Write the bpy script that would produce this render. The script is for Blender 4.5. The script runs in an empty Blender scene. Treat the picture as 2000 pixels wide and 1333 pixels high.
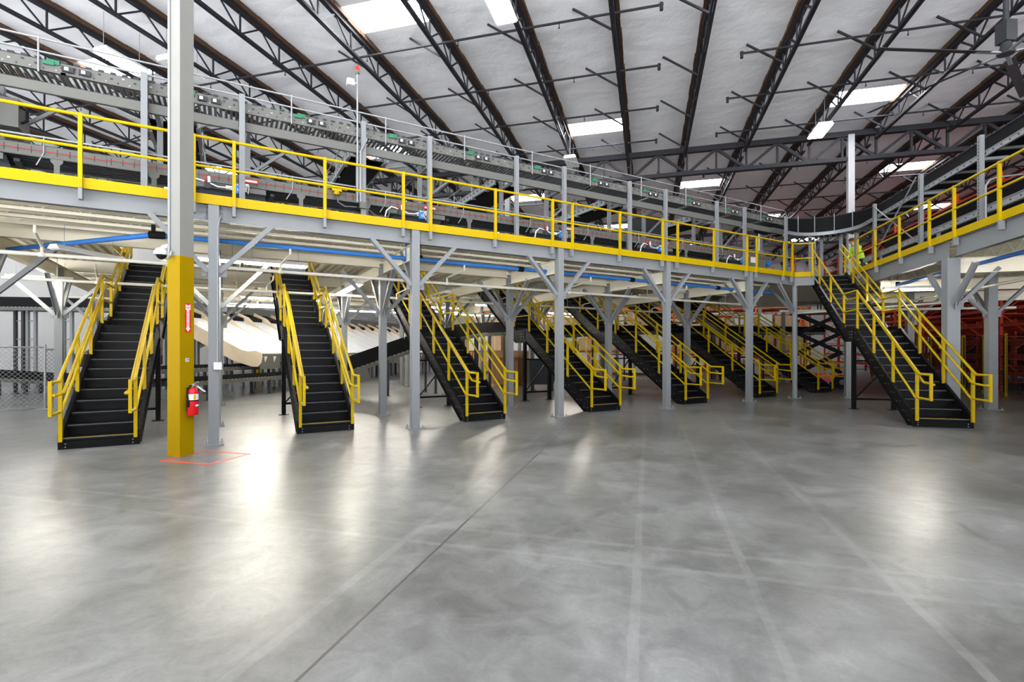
import bpy, bmesh, math, random
from mathutils import Vector, Matrix
random.seed(7)
scn = bpy.context.scene
COL = scn.collection

# ------------------------------------------------------------------ camera
EYE = 1.55
cam_d = bpy.data.cameras.new('camera')
cam = bpy.data.objects.new('camera', cam_d)
COL.objects.link(cam)
cam.location = (0, 0, EYE)
cam.rotation_euler = (math.radians(90), 0, 0)
cam_d.sensor_width = 36.0
cam_d.lens = 974.27 / 2000 * 36.0
cam_d.shift_y = (685.3 - 666.5) / 2000
cam_d.clip_end = 300
scn.camera = cam

# ------------------------------------------------------------------ world, exposure
w = bpy.data.worlds.new('world')
scn.world = w
w.use_nodes = True
# added fill from the unbuilt side behind the camera: bright below the horizon, dim above
nt_ = w.node_tree; bg = nt_.nodes['Background']
tc_ = nt_.nodes.new('ShaderNodeTexCoord'); sp_ = nt_.nodes.new('ShaderNodeSeparateXYZ'); rp_ = nt_.nodes.new('ShaderNodeValToRGB')
mr_ = nt_.nodes.new('ShaderNodeMapRange'); mr_.inputs[1].default_value = -0.5; mr_.inputs[2].default_value = 0.5
nt_.links.new(tc_.outputs['Generated'], sp_.inputs[0]); nt_.links.new(sp_.outputs[2], mr_.inputs[0]); nt_.links.new(mr_.outputs[0], rp_.inputs[0])
rp_.color_ramp.elements[0].position = 0.49; rp_.color_ramp.elements[0].color = (0.945, 0.965, 1.0, 1)
rp_.color_ramp.elements[1].position = 0.51; rp_.color_ramp.elements[1].color = (0.075, 0.08, 0.085, 1)
nt_.links.new(rp_.outputs[0], bg.inputs[0])
bg.inputs[1].default_value = 15.5
vs = scn.view_settings
vs.view_transform = 'Standard'
vs.look = 'None'
vs.gamma = 1.0
vs.use_curve_mapping = False
vs.exposure = 0.0
scn.cycles.max_bounces = 7
scn.cycles.diffuse_bounces = 4
scn.cycles.glossy_bounces = 4
scn.cycles.transparent_max_bounces = 6
scn.cycles.sample_clamp_indirect = 6.0
scn.cycles.caustics_reflective = False
scn.cycles.caustics_refractive = False
SKY_E, BAY_E, TUBE_E = 30.0, 38.0, 180.0

# ------------------------------------------------------------------ frames
TH = math.radians(60.245)
U = Vector((math.sin(TH), math.cos(TH), 0)); V = Vector((-math.cos(TH), math.sin(TH), 0))
O = Vector((-4.8725, 8.1475, 0))
TJ = TH - math.pi / 4
J = Vector((math.sin(TJ), math.cos(TJ), 0)); Q = Vector((math.cos(TJ), -math.sin(TJ), 0))
RM = math.atan2(U.y, U.x)          # heading of the mezzanine's front edge
RB = math.atan2(Q.y, Q.x)          # heading of the building
Z = Vector((0, 0, 1))
def PM(u, v, z=0): return O + U * u + V * v + Z * z
def PB(q, j, z=0): return Q * q + J * j + Z * z
def to_uv(p): d = p - O; return d.dot(U), d.dot(V)
def to_qj(p): return p.dot(Q), p.dot(J)
F_, Y0_ = 974.27, 685.3
def at_z(x, y, z):
    d = Vector(((x - 1000) / F_, 1, (Y0_ - y) / F_)); t = (z - EYE) / d.z
    return d * t + Z * EYE
def at_d(x, y, dep):
    return Vector(((x - 1000) / F_ * dep, dep, EYE + (Y0_ - y) / F_ * dep))
ORD = ['first', 'second', 'third', 'fourth', 'fifth', 'sixth', 'seventh', 'eighth', 'ninth', 'tenth', 'eleventh', 'twelfth',
       'thirteenth', 'fourteenth', 'fifteenth', 'sixteenth', 'seventeenth', 'eighteenth', 'nineteenth', 'twentieth',
       'twenty-first', 'twenty-second', 'twenty-third', 'twenty-fourth']

# ------------------------------------------------------------------ materials
MATS = {}
def mat(name, col, rough=0.5, metal=0.0, var=0.06, scale=3.0, emit=None, estr=0.0, bump=0.0, spec=0.16, coat=0.0, bscale=None):
    m = bpy.data.materials.new(name); m.use_nodes = True
    nt = m.node_tree; b = nt.nodes['Principled BSDF']
    b.inputs['Base Color'].default_value = (*col, 1)
    b.inputs['Roughness'].default_value = rough
    b.inputs['Metallic'].default_value = metal
    b.inputs['Specular IOR Level'].default_value = spec
    if coat: b.inputs['Coat Weight'].default_value = coat; b.inputs['Coat Roughness'].default_value = 0.1
    if emit:
        b.inputs['Emission Color'].default_value = (*emit, 1); b.inputs['Emission Strength'].default_value = estr
    if var or bump:
        tc = nt.nodes.new('ShaderNodeTexCoord'); n = nt.nodes.new('ShaderNodeTexNoise')
        n.inputs['Scale'].default_value = scale; n.inputs['Detail'].default_value = 3
        nt.links.new(tc.outputs['Object'], n.inputs['Vector'])
        if var:
            mx = nt.nodes.new('ShaderNodeMix'); mx.data_type = 'RGBA'
            mx.inputs[6].default_value = (*[c * (1 - var) for c in col], 1)
            mx.inputs[7].default_value = (*[min(1, c * (1 + var)) for c in col], 1)
            nt.links.new(n.outputs['Fac'], mx.inputs[0]); nt.links.new(mx.outputs[2], b.inputs['Base Color'])
        if bump:
            n2 = n
            if bscale:
                n2 = nt.nodes.new('ShaderNodeTexNoise'); n2.inputs['Scale'].default_value = bscale; n2.inputs['Detail'].default_value = 3
                nt.links.new(tc.outputs['Object'], n2.inputs['Vector'])
            bp = nt.nodes.new('ShaderNodeBump'); bp.inputs['Strength'].default_value = bump; bp.inputs['Distance'].default_value = 0.1
            nt.links.new(n2.outputs['Fac'], bp.inputs['Height']); nt.links.new(bp.outputs[0], b.inputs['Normal'])
    MATS[name] = m
    return m
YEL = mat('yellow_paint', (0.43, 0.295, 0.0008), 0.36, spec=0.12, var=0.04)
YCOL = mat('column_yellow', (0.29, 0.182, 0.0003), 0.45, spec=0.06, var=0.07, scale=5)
GRY = mat('grey_steel_paint', (0.20, 0.208, 0.215), 0.42, var=0.05)
GRYW = mat('warm_grey_column_paint', (0.205, 0.203, 0.188), 0.5, var=0.06)
CRM = mat('cream_paint', (0.80, 0.74, 0.59), 0.5, var=0.05)
BLK = mat('black_stair_paint', (0.0055, 0.0055, 0.006), 0.34, var=0.2, spec=0.10)
RUB = mat('black_rubber', (0.008, 0.008, 0.009), 0.65, var=0.2, spec=0.08)
DRK = mat('dark_roof_steel', (0.018, 0.018, 0.022), 0.5, var=0.2)
WOD = mat('brown_nailer_wood', (0.075, 0.042, 0.026), 0.8, var=0.35, scale=1.5)
GAL = mat('galvanised_steel', (0.27, 0.28, 0.29), 0.42, metal=0.35, var=0.10, scale=8)
GALP = mat('dull_zinc_plate', (0.30, 0.31, 0.33), 0.45, metal=0.3, var=0.12, scale=8)
ROLL = mat('roller_zinc', (0.15, 0.16, 0.18), 0.30, metal=0.75, var=0.12, scale=6)
CNV = mat('conveyor_grey_paint', (0.115, 0.115, 0.105), 0.45, var=0.06)
CND = mat('conveyor_dark_grey', (0.035, 0.036, 0.040), 0.45, var=0.15)
WHT = mat('white_plastic', (0.66, 0.66, 0.65), 0.45, var=0.03)
PLY = mat('pale_plywood', (0.68, 0.55, 0.38), 0.65, var=0.12, scale=2)
PIPEC = mat('cream_pipe_paint', (0.62, 0.59, 0.51), 0.45, var=0.04)
BLU = mat('blue_pipe_paint', (0.035, 0.16, 0.47), 0.4, var=0.06)
RED = mat('red_enamel', (0.52, 0.008, 0.012), 0.22, var=0.04, coat=0.4)
RACK = mat('red_rack_paint', (0.44, 0.040, 0.016), 0.45, var=0.12)
RACKD = mat('dark_red_shelf', (0.16, 0.022, 0.012), 0.6, var=0.2)
ORG = mat('orange_rack_paint', (0.75, 0.16, 0.02), 0.45, var=0.08)
CARD = mat('brown_cardboard', (0.36, 0.20, 0.11), 0.85, var=0.12)
CARDL = mat('tan_cardboard', (0.52, 0.35, 0.19), 0.85, var=0.15)
GRN = mat('green_board', (0.03, 0.14, 0.08), 0.5, var=0.2)
WALLM = mat('white_wall_paint', (0.78, 0.78, 0.78), 0.7, var=0.03)
WCOL = mat('white_column_paint', (0.30, 0.305, 0.31), 0.5, var=0.04)
EDGE_HI = mat('tread_edge_highlight', (0.075, 0.075, 0.075), 0.35, var=0.3, scale=20)  # paler grey that paints the highlight along each tread lip
HIV = mat('hi_vis_fabric', (0.50, 0.78, 0.06), 0.8, var=0.1)
SKIN = mat('skin', (0.50, 0.30, 0.20), 0.6, var=0.05)
TRS = mat('dark_work_trousers', (0.03, 0.035, 0.05), 0.9, var=0.15)
HAIR = mat('dark_brown_hair', (0.04, 0.025, 0.018), 0.7, var=0.2)
REFL = mat('silver_tape', (0.72, 0.72, 0.70), 0.4, var=0.05)
SIGNR = mat('sign_red', (0.62, 0.012, 0.010), 0.4, var=0.03)
TAPE = mat('red_floor_tape', (0.62, 0.055, 0.035), 0.35, var=0.3, scale=12)
SKYM = mat('skylight_acrylic', (0.9, 0.92, 0.95), 0.4, var=0, emit=(0.94, 0.96, 1.0), estr=SKY_E)
BAYM = mat('high_bay_lens', (0.9, 0.9, 0.88), 0.4, var=0, emit=(1.0, 0.97, 0.86), estr=BAY_E)
TUBM = mat('fluorescent_tube', (0.9, 0.9, 0.88), 0.4, var=0, emit=(1.0, 0.95, 0.82), estr=TUBE_E)
BEAC = mat('beacon_red', (0.7, 0.02, 0.01), 0.25, var=0, emit=(1.0, 0.05, 0.02), estr=0.8)
FOIL = mat('white_roof_insulation', (0.90, 0.90, 0.925), 0.42, var=0.05, scale=0.8, bump=0.5, bscale=1.3)
BLACKG = mat('black_dome_glass', (0.01, 0.01, 0.012), 0.08, var=0)

def floor_material():
    m = bpy.data.materials.new('polished_concrete'); m.use_nodes = True
    nt = m.node_tree; N = nt.nodes; L = nt.links; b = N['Principled BSDF']
    tc = N.new('ShaderNodeTexCoord')
    def noise(s, d=5, dist=0.0, rough=0.6):
        n = N.new('ShaderNodeTexNoise'); n.inputs['Scale'].default_value = s; n.inputs['Detail'].default_value = d
        n.inputs['Distortion'].default_value = dist; n.inputs['Roughness'].default_value = rough
        L.new(tc.outputs['Object'], n.inputs['Vector']); return n.outputs['Fac']
    def ramp(x, p0, p1, c0, c1):
        r = N.new('ShaderNodeValToRGB'); r.color_ramp.elements[0].position = p0; r.color_ramp.elements[1].position = p1
        r.color_ramp.elements[0].color = (*c0, 1); r.color_ramp.elements[1].color = (*c1, 1); L.new(x, r.inputs[0]); return r.outputs[0]
    def mix(a, c, f, mode='MIX'):
        x = N.new('ShaderNodeMix'); x.data_type = 'RGBA'; x.blend_type = mode
        for s, v in ((6, a), (7, c), (0, f)):
            if hasattr(v, 'is_linked') or hasattr(v, 'node'): L.new(v, x.inputs[s])
            elif s == 0: x.inputs[0].default_value = v
            else: x.inputs[s].default_value = (*v, 1)
        return x.outputs[2]
    def mth(op, a, c=None):
        x = N.new('ShaderNodeMath'); x.operation = op
        for i, v in enumerate((a, c)):
            if v is None: continue
            if hasattr(v, 'node'): L.new(v, x.inputs[i])
            else: x.inputs[i].default_value = v
        return x.outputs[0]
    base = ramp(noise(0.55, 6, 0.4), 0.3, 0.72, (0.066, 0.068, 0.063), (0.188, 0.190, 0.188))
    mott = ramp(noise(3.2, 8, 0.8, 0.7), 0.32, 0.68, (0.55, 0.55, 0.54), (1.28, 1.28, 1.28))
    col = mix(base, mott, 0.85, 'MULTIPLY')
    fine = ramp(noise(38, 6, 0.0, 0.7), 0.3, 0.7, (0.84, 0.84, 0.84), (1.14, 1.14, 1.14))
    col = mix(col, fine, 0.8, 'MULTIPLY')
    sep = N.new('ShaderNodeSeparateXYZ'); L.new(tc.outputs['Object'], sep.inputs[0])
    qx, jy = sep.outputs[0], sep.outputs[1]
    # pale traces left by old floor tape, and saw-cut joints; the object's axes are the building's
    wob = mth('MULTIPLY', noise(1.7, 3), 0.03)
    def band(ax, c, hw):
        d = mth('ABSOLUTE', mth('SUBTRACT', mth('ADD', ax, wob), c)); return mth('LESS_THAN', d, hw)
    tr = None
    for ax, c, hw in ((qx, -1.90, 0.035), (qx, -0.06, 0.03), (qx, 0.68, 0.03), (qx, 1.58, 0.03), (qx, 4.1, 0.03), (jy, 3.72, 0.03), (jy, 4.08, 0.03)):
        t = band(ax, c, hw); tr = t if tr is None else mth('MAXIMUM', tr, t)
    trn = mth('MULTIPLY', tr, mth('MULTIPLY', mth('POWER', noise(1.1, 4), 1.6), 0.25))
    col = mix(col, (0.44, 0.44, 0.43), trn)
    jt = None
    for ax, c, hw in ((qx, -1.59, 0.010), (jy, 6.06, 0.007), (qx, 6.0, 0.005), (qx, -9.2, 0.005), (jy, 13.6, 0.006), (jy, 21.5, 0.006), (qx, 13.6, 0.006)):
        d = mth('ABSOLUTE', mth('SUBTRACT', ax, c)); t = mth('LESS_THAN', d, hw); jt = t if jt is None else mth('MAXIMUM', jt, t)
    col = mix(col, (0.05, 0.045, 0.04), mth('MULTIPLY', jt, 0.95))
    L.new(col, b.inputs['Base Color'])
    rg = N.new('ShaderNodeMapRange'); L.new(noise(1.6, 6, 0.5), rg.inputs[0])
    rg.inputs[1].default_value = 0.3; rg.inputs[2].default_value = 0.7; rg.inputs[3].default_value = 0.278; rg.inputs[4].default_value = 0.315
    L.new(rg.outputs[0], b.inputs['Roughness'])
    b.inputs['Specular IOR Level'].default_value = 0.64
    bp = N.new('ShaderNodeBump'); bp.inputs['Strength'].default_value = 0.05; bp.inputs['Distance'].default_value = 0.05
    L.new(noise(5, 4), bp.inputs['Height']); L.new(bp.outputs[0], b.inputs['Normal'])
    return m
FLR = floor_material()

# ------------------------------------------------------------------ mesh builder
class MB:
    def __init__(s): s.v = []; s.f = []; s.m = []
    def add(s, vs, fs, mi=0):
        n = len(s.v); s.v += [tuple(p) for p in vs]; s.f += [tuple(i + n for i in f) for f in fs]; s.m += [mi] * len(fs); return s
    def box(s, x0, x1, y0, y1, z0, z1, mi=0):
        vs = [(x, y, z) for z in (z0, z1) for y in (y0, y1) for x in (x0, x1)]
        return s.add(vs, [(0, 2, 3, 1), (4, 5, 7, 6), (0, 1, 5, 4), (2, 6, 7, 3), (0, 4, 6, 2), (1, 3, 7, 5)], mi)
    def bar(s, p, q, w, h, mi=0, up=(0, 0, 1)):
        p = Vector(p); q = Vector(q); d = (q - p).normalized(); up = Vector(up)
        if abs(d.dot(up)) > 0.98: up = Vector((0, 1, 0)) if abs(d.y) < 0.9 else Vector((1, 0, 0))
        a = d.cross(up).normalized() * (w / 2); b = a.cross(d).normalized() * (h / 2)
        vs = [c + sa * a + sb * b for c in (p, q) for sa, sb in ((-1, -1), (1, -1), (1, 1), (-1, 1))]
        return s.add(vs, [(0, 1, 2, 3), (7, 6, 5, 4), (0, 4, 5, 1), (1, 5, 6, 2), (2, 6, 7, 3), (3, 7, 4, 0)], mi)
    def path(s, pts, r, n=8, mi=0, cap=True, r1=None):
        pts = [Vector(p) for p in pts]; k = len(pts); base = len(s.v)
        ref = None
        for i, p in enumerate(pts):
            d0 = (pts[i] - pts[i - 1]).normalized() if i else None
            d1 = (pts[i + 1] - pts[i]).normalized() if i < k - 1 else None
            d = (d0 + d1) if d0 is not None and d1 is not None else (d0 if d1 is None else d1)
            if d.length < 1e-6: d = d1
            d.normalize()
            if ref is None:
                ref = Vector((0, 0, 1)) if abs(d.z) < 0.9 else Vector((1, 0, 0))
            a = d.cross(ref)
            if a.length < 1e-4: a = d.cross(Vector((1, 0.3, 0)))
            a.normalize(); b = a.cross(d).normalized(); ref = b
            st = 1.0
            if d0 is not None and d1 is not None:
                st = 1 / max(0.5, d.dot(d1))
            rr = r if r1 is None else r + (r1 - r) * i / (k - 1)
            for j in range(n):
                t = 2 * math.pi * (j + 0.5) / n
                s.v.append(tuple(p + (a * math.cos(t) + b * math.sin(t)) * rr * st))
        for i in range(k - 1):
            for j in range(n):
                s.f.append((base + i * n + j, base + i * n + (j + 1) % n, base + (i + 1) * n + (j + 1) % n, base + (i + 1) * n + j)); s.m.append(mi)
        if cap:
            s.f.append(tuple(base + j for j in range(n))); s.m.append(mi)
            s.f.append(tuple(base + (k - 1) * n + j for j in reversed(range(n)))); s.m.append(mi)
        return s
    def tube(s, p, q, r, n=8, mi=0): return s.path([p, q], r, n, mi)
    def prism(s, poly, a, b, axis='x', mi=0):
        n = len(poly)
        def P(t, c):
            return (c, t[0], t[1]) if axis == 'x' else (t[0], c, t[1]) if axis == 'y' else (t[0], t[1], c)
        vs = [P(t, a) for t in poly] + [P(t, b) for t in poly]
        fs = [tuple(range(n)), tuple(range(2 * n - 1, n - 1, -1))] + [(i, (i + 1) % n, (i + 1) % n + n, i + n) for i in range(n)]
        return s.add(vs, fs, mi)
    def lathe(s, prof, n=16, c=(0, 0, 0), mi=0):
        base = len(s.v); k = len(prof)
        for r, z in prof:
            for j in range(n):
                t = 2 * math.pi * j / n; s.v.append((c[0] + r * math.cos(t), c[1] + r * math.sin(t), c[2] + z))
        for i in range(k - 1):
            for j in range(n):
                s.f.append((base + i * n + j, base + i * n + (j + 1) % n, base + (i + 1) * n + (j + 1) % n, base + (i + 1) * n + j)); s.m.append(mi)
        s.f.append(tuple(base + j for j in reversed(range(n)))); s.m.append(mi)
        s.f.append(tuple(base + (k - 1) * n + j for j in range(n))); s.m.append(mi)
        return s
    def mesh(s, name, mats, smooth=False):
        me = bpy.data.meshes.new(name); me.from_pydata(s.v, [], s.f)
        for m in (mats if isinstance(mats, (list, tuple)) else [mats]): me.materials.append(m)
        me.polygons.foreach_set('material_index', s.m)
        bm = bmesh.new(); bm.from_mesh(me); bmesh.ops.recalc_face_normals(bm, faces=bm.faces)
        bm.to_mesh(me); bm.free()
        if smooth:
            me.polygons.foreach_set('use_smooth', [True] * len(me.polygons))
            try: me.set_sharp_from_angle(angle=math.radians(40))
            except Exception: pass
        me.update()
        return me
    def build(s, name, mats, parent=None, smooth=False, loc=None, rot=None, label=None):
        o = bpy.data.objects.new(name, s.mesh(name, mats, smooth)); COL.objects.link(o)
        if parent is not None: o.parent = parent
        if loc is not None: o.location = loc
        if rot is not None: o.rotation_euler = (0, 0, rot)
        if label: o['label'] = label
        return o
def tag(o, label=None, cat=None, group=None, kind=None):
    if label: o['label'] = label
    if cat: o['category'] = cat
    if group: o['group'] = group
    if kind: o['kind'] = kind
    return o
def thing(name, label, cat, loc=(0, 0, 0), rot=0.0, group=None, kind=None):
    o = bpy.data.objects.new(name, None); COL.objects.link(o)
    o.empty_display_size = 0.2
    o.location = loc; o.rotation_euler = (0, 0, rot)
    return tag(o, label, cat, group, kind)
def link(name, me, parent, loc=None):
    o = bpy.data.objects.new(name, me); COL.objects.link(o); o.parent = parent
    if loc is not None: o.location = loc
    return o
def copy_tree(o, parent=None):
    c = o.copy(); COL.objects.link(c)
    if parent is not None: c.parent = parent
    for ch in list(o.children): copy_tree(ch, c)
    return c
def dup(root, loc, rot, label, group=None):
    c = copy_tree(root); c.location = loc; c.rotation_euler = (0, 0, rot); c['label'] = label
    if group: c['group'] = group
    return c

# ================================================================== the room
RQ0, RQ1, RJ0, RJ1, ZC = -30.0, 26.0, -9.0, 59.0, 10.86
def struct(name, mb, m): return tag(mb.build(name, m, rot=RB), kind='structure')
fl = MB(); fl.box(RQ0, RQ1, RJ0, RJ1, -0.2, 0); struct('floor', fl, FLR)
SKYL = [(-16.63, 12.4), (-6.93, 12.4), (2.77, 12.4), (12.47, 12.4), (-21.48, 21.0), (-11.78, 21.0), (-2.08, 21.0), (7.62, 21.0), (17.3, 21.0),
        (-16.63, 29.6), (-6.93, 29.6), (2.77, 29.6), (12.47, 29.6), (22.17, 29.6), (-21.48, 38.2), (-11.78, 38.2), (-2.08, 38.2), (7.62, 38.2), (17.3, 38.2),
        (-16.63, 46.8), (-6.93, 46.8), (2.77, 46.8), (12.47, 46.8), (22.17, 46.8), (-11.78, 55.4), (-2.08, 55.4), (7.62, 55.4), (-21.4, 3.9), (-11.7, 3.9), (-2.0, 3.9), (7.5, 3.9), (17, 3.9), (-16.6, -4.7), (-7, -4.7), (2.7, -4.7), (12, -4.7)]
SKW, SKL = 1.11, 0.58
ce = MB()
rows = sorted(set(j for _, j in SKYL)); jprev = RJ0
for jr in rows:
    ce.box(RQ0, RQ1, jprev, jr - SKL, ZC, ZC + 0.15)
    qs = sorted(q for q, j in SKYL if j == jr); qp = RQ0
    for q in qs: ce.box(qp, q - SKW, jr - SKL, jr + SKL, ZC, ZC + 0.15); qp = q + SKW
    ce.box(qp, RQ1, jr - SKL, jr + SKL, ZC, ZC + 0.15); jprev = jr + SKL
ce.box(RQ0, RQ1, jprev, RJ1, ZC, ZC + 0.15)
struct('ceiling', ce, FOIL)
for i, (q, j) in enumerate(SKYL):
    b = MB(); b.box(q - SKW, q + SKW, j - SKL, j + SKL, ZC + 0.16, ZC + 0.20)
    struct('window_%d' % (i + 1), b, SKYM)
b = MB(); b.box(RQ0, RQ1, RJ1, RJ1 + 0.2, -0.2, ZC + 0.15); struct('wall_back', b, WALLM)
b = MB(); b.box(RQ0 - 0.2, RQ0, RJ0, RJ1 + 0.2, -0.2, ZC + 0.15)
for k in range(9): b.box(RQ0, RQ0 + 0.02, RJ0 + 5.6 * k, RJ0 + 5.6 * k + 0.04, 0, ZC)
struct('wall_left', b, WALLM)
b = MB(); b.box(RQ1, RQ1 + 0.2, RJ0, RJ1 + 0.2, -0.2, ZC + 0.15); struct('wall_right', b, WALLM)

# ------------------------------------------------------------------ roof joists, girders
JQ0, JQS = -0.87, 2.425
G1, G2, G3 = 5.86, 23.45, 41.0
def joist_meshes(L):
    top = MB().bar((0, 0, 10.66), (0, L, 10.66), 0.13, 0.10).mesh('top_chord', DRK)
    na = MB()
    n = int(L / 0.61)
    for k in range(n):          # nailer made of butted timber lengths, edges slightly uneven
        y0 = L * k / n; wv = 0.13 + 0.012 * math.sin(k * 2.3)
        na.box(-wv, wv, y0 + 0.006, y0 + L / n - 0.006, 10.72, ZC - 0.01)
    na = na.mesh('nailer', WOD)
    bot = MB(); bot.bar((-0.035, 0.3, 10.06), (-0.035, L - 0.3, 10.06), 0.05, 0.07); bot.bar((0.035, 0.3, 10.06), (0.035, L - 0.3, 10.06), 0.05, 0.07)
    bot = bot.mesh('bottom_chord', DRK)
    we = MB(); p = 1.466; k = 0; y = 0.75
    while y < L - 0.3:
        we.bar((0, y, 10.06), (0, y, 10.64), 0.04, 0.04)
        we.bar((0, y, 10.06), (0, max(0.02, y - p / 2), 10.64), 0.035, 0.035)
        we.bar((0, y, 10.06), (0, min(L - 0.02, y + p / 2), 10.64), 0.045, 0.045)
        y += p
    we = we.mesh('web', DRK)
    return top, na, bot, we
kick = MB().bar((0, 0, 10.06), (-1.1, 0, ZC - 0.03), 0.05, 0.05).mesh('sway_brace', DRK)
for bi, (j0, j1, ks) in enumerate(((G1, G2, range(-11, 9)), (G2, G3, range(-12, 10)), (G3, 58.6, range(-10, 10)))):
    ms = joist_meshes(j1 - j0)
    for n, k in enumerate(ks):
        q = JQ0 + JQS * k
        where = ('in the near roof bay over the mezzanine', 'in the middle roof bay beyond the girder', 'in the farthest roof bay')[bi]
        t = thing('roof_joist', 'black open-web joist, %s from left, %s' % (ORD[n], where), 'roof joist', PB(q, j0), RB, 'roof joists ' + where)
        for nm, me in zip(('top_chord', 'nailer', 'bottom_chord', 'web'), ms): link(nm, me, t)
        for dj in ((13.5, 16.45, 19.3, 22.2) if bi == 0 else (27.0, 30.5, 34.0, 37.5) if bi == 1 else ()):
            link('sway_brace', kick, t, (0, dj - j0, 0))
gl = RQ1 - RQ0 - 0.4
for gi, (gj, nm) in enumerate(((G2, 'above the far edge of the mezzanine'), (G3, 'at the far end of the middle bay'))):
    t = thing('roof_girder', 'deep black truss girder crossing under the joists %s' % nm, 'girder', PB(RQ0 + 0.2, gj), RB)
    MB().bar((0, 0, 10.45), (gl, 0, 10.45), 0.24, 0.22).build('top_chord', DRK, t)
    MB().bar((0, 0, 9.42), (gl, 0, 9.42), 0.22, 0.16).build('bottom_chord', DRK, t)
    we = MB(); x = 1.16
    while x < gl - 1:
        we.bar((x, 0, 9.42), (x, 0, 10.4), 0.08, 0.08)
        x += JQS / 2
    x = 1.16; s = 0
    while x < gl - 2:
        a, c = (9.42, 10.4) if s else (10.4, 9.42)
        we.bar((x, 0, a), (x + JQS / 2, 0, c), 0.11, 0.11); x += JQS / 2; s = 1 - s
    we.build('web', DRK, t)

# sprinkler mains under the roof
SPJ = [13.25, 16.05, 18.8, 21.7, 26.6, 29.4, 32.2, 35.0, 43.5, 49.0]
for i, j in enumerate(SPJ):
    for side, (q0, q1) in enumerate(((RQ0 + 0.3, 0.33), (2.68, RQ1 - 0.3))):
        t = thing('sprinkler_pipe', 'dark ceiling sprinkler pipe, %s row from the front, %s run' % (ORD[i], ('left', 'right')[side]), 'sprinkler pipe', PB(q0, j, 10.36), RB, 'roof sprinkler pipes')
        MB().tube((0, 0, 0), (q1 - q0, 0, 0), 0.032, 8).build('pipe', DRK, t)
        e = q1 - q0 if side == 0 else 0
        MB().lathe([(0.045, -0.14), (0.045, -0.02), (0.055, 0.0), (0.05, 0.05)], 8, (e, 0, 0)).build('end_elbow', DRK, t)
        hd = MB().lathe([(0.03, -0.15), (0.012, -0.13), (0.012, -0.03), (0.04, -0.02), (0.04, 0.01)], 8).mesh('sprinkler_head', DRK)
        x = 1.3
        while x < q1 - q0 - 0.8: link('sprinkler_head', hd, t, (x, 0, 0)); x += 2.9

# high-bay lights
def high_bay(q, j, on, label):
    t = thing('high_bay_light', label, 'ceiling light', PB(q, j, 9.75), RB, 'high bay lights')
    b = MB(); b.prism([(-0.28, 0.0), (0.28, 0.0), (0.22, 0.10), (-0.22, 0.10)], -0.6, 0.6, 'y'); b.build('housing', WHT, t)
    b = MB()
    for k in range(4): b.box(-0.24 + 0.125 * k, -0.135 + 0.125 * k, -0.58, 0.58, -0.035, -0.002)
    b.build('lamp_louvre', BAYM if on else REFL, t)
    for y in (-0.5, 0.5): MB().tube((0, y, 0.1), (0, y, 1.108), 0.008, 6).build('hanger', GAL, t)
    return t
high_bay(-3.4, 11.4, True, 'lit high bay light hanging near the large skylight, top centre')
high_bay(-14.4, 10.75, True, 'dazzling high bay light behind the roller conveyor at the upper left')
high_bay(6.2, 21.0, True, 'lit high bay light hanging beside the skylight near the far girder')
high_bay(-3.2, 21.6, False, 'unlit white high bay fixture hanging over the middle of the conveyor')
high_bay(-13.1, 11.5, False, 'unlit louvred high bay fixture beside the tall grey column')
high_bay(-8.0, 31.0, True, 'small lit high bay light far back under the second roof bay')
for n_, (q, j) in enumerate(((-27.5, 13.0), (-27.5, 21.5), (-13, 25.0), (-23.5, 20.0), (-23.5, 30.0), (-13, 34.0), (-5.5, 38.0), (3.0, 43.0), (-23.5, 40.0))):  # added to brighten the chutes, the back floor and the left wall
    high_bay(q, j, True, 'added lit high bay light over the sorter hall behind the mezzanine, %s of nine' % ORD[n_])
for q, j in ((-8.5, 1.5), (1.5, 1.5), (11.5, 1.5), (-3.4, -5), (6.5, -5), (-14, -4), (12, 11)):
    high_bay(q, j, True, 'lit high bay light over the open floor in front of the mezzanine')

# ------------------------------------------------------------------ building columns
def building_column(q, j, label, top=10.4, extras=False):
    t = thing('building_column', label, 'column', PB(q, j), RB)
    s = 0.115
    MB().box(-s, s, -s, s, 2.94, top).build('upper_shaft', GRYW if extras else WCOL, t, label='grey upper part' if extras else 'white upper part')
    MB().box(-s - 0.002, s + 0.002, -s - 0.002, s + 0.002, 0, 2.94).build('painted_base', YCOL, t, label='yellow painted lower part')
    if not extras: MB().box(-s - 0.006, s + 0.006, -s - 0.006, s + 0.006, 6.85, 7.02).build('band', SIGNR, t, label='red band')
    return t
CQ, CJ = -6.695, 5.855
mc = building_column(CQ, CJ, 'tall grey building column with yellow lower part and fire extinguisher', 10.84, True)
bmn = MB(); bmn.tube((-0.07, -0.125, 3.35), (-0.07, -0.125, 10.8), 0.014, 8); bmn.path([(-0.07, -0.125, 3.36), (-0.07, -0.125, 3.1), (-0.05, -0.15, 2.95), (-0.03, -0.17, 2.90), (-0.0, -0.17, 2.93), (0.0, -0.15, 3.0)], 0.013, 8)
bmn.build('conduit', GAL, mc, True)
building_column(8.02, 23.4, 'white building column with red band rising behind the corner staircase')
building_column(-6.6, 23.4, 'white building column seen between two cross conveyors, mid picture')
building_column(-21.2, 23.4, 'distant building column with yellow base under the sorter chutes')
building_column(-6.6, 40.6, 'far building column near the back wall, left of centre')
building_column(8.02, 40.6, 'far building column near the back wall, right of centre')

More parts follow.
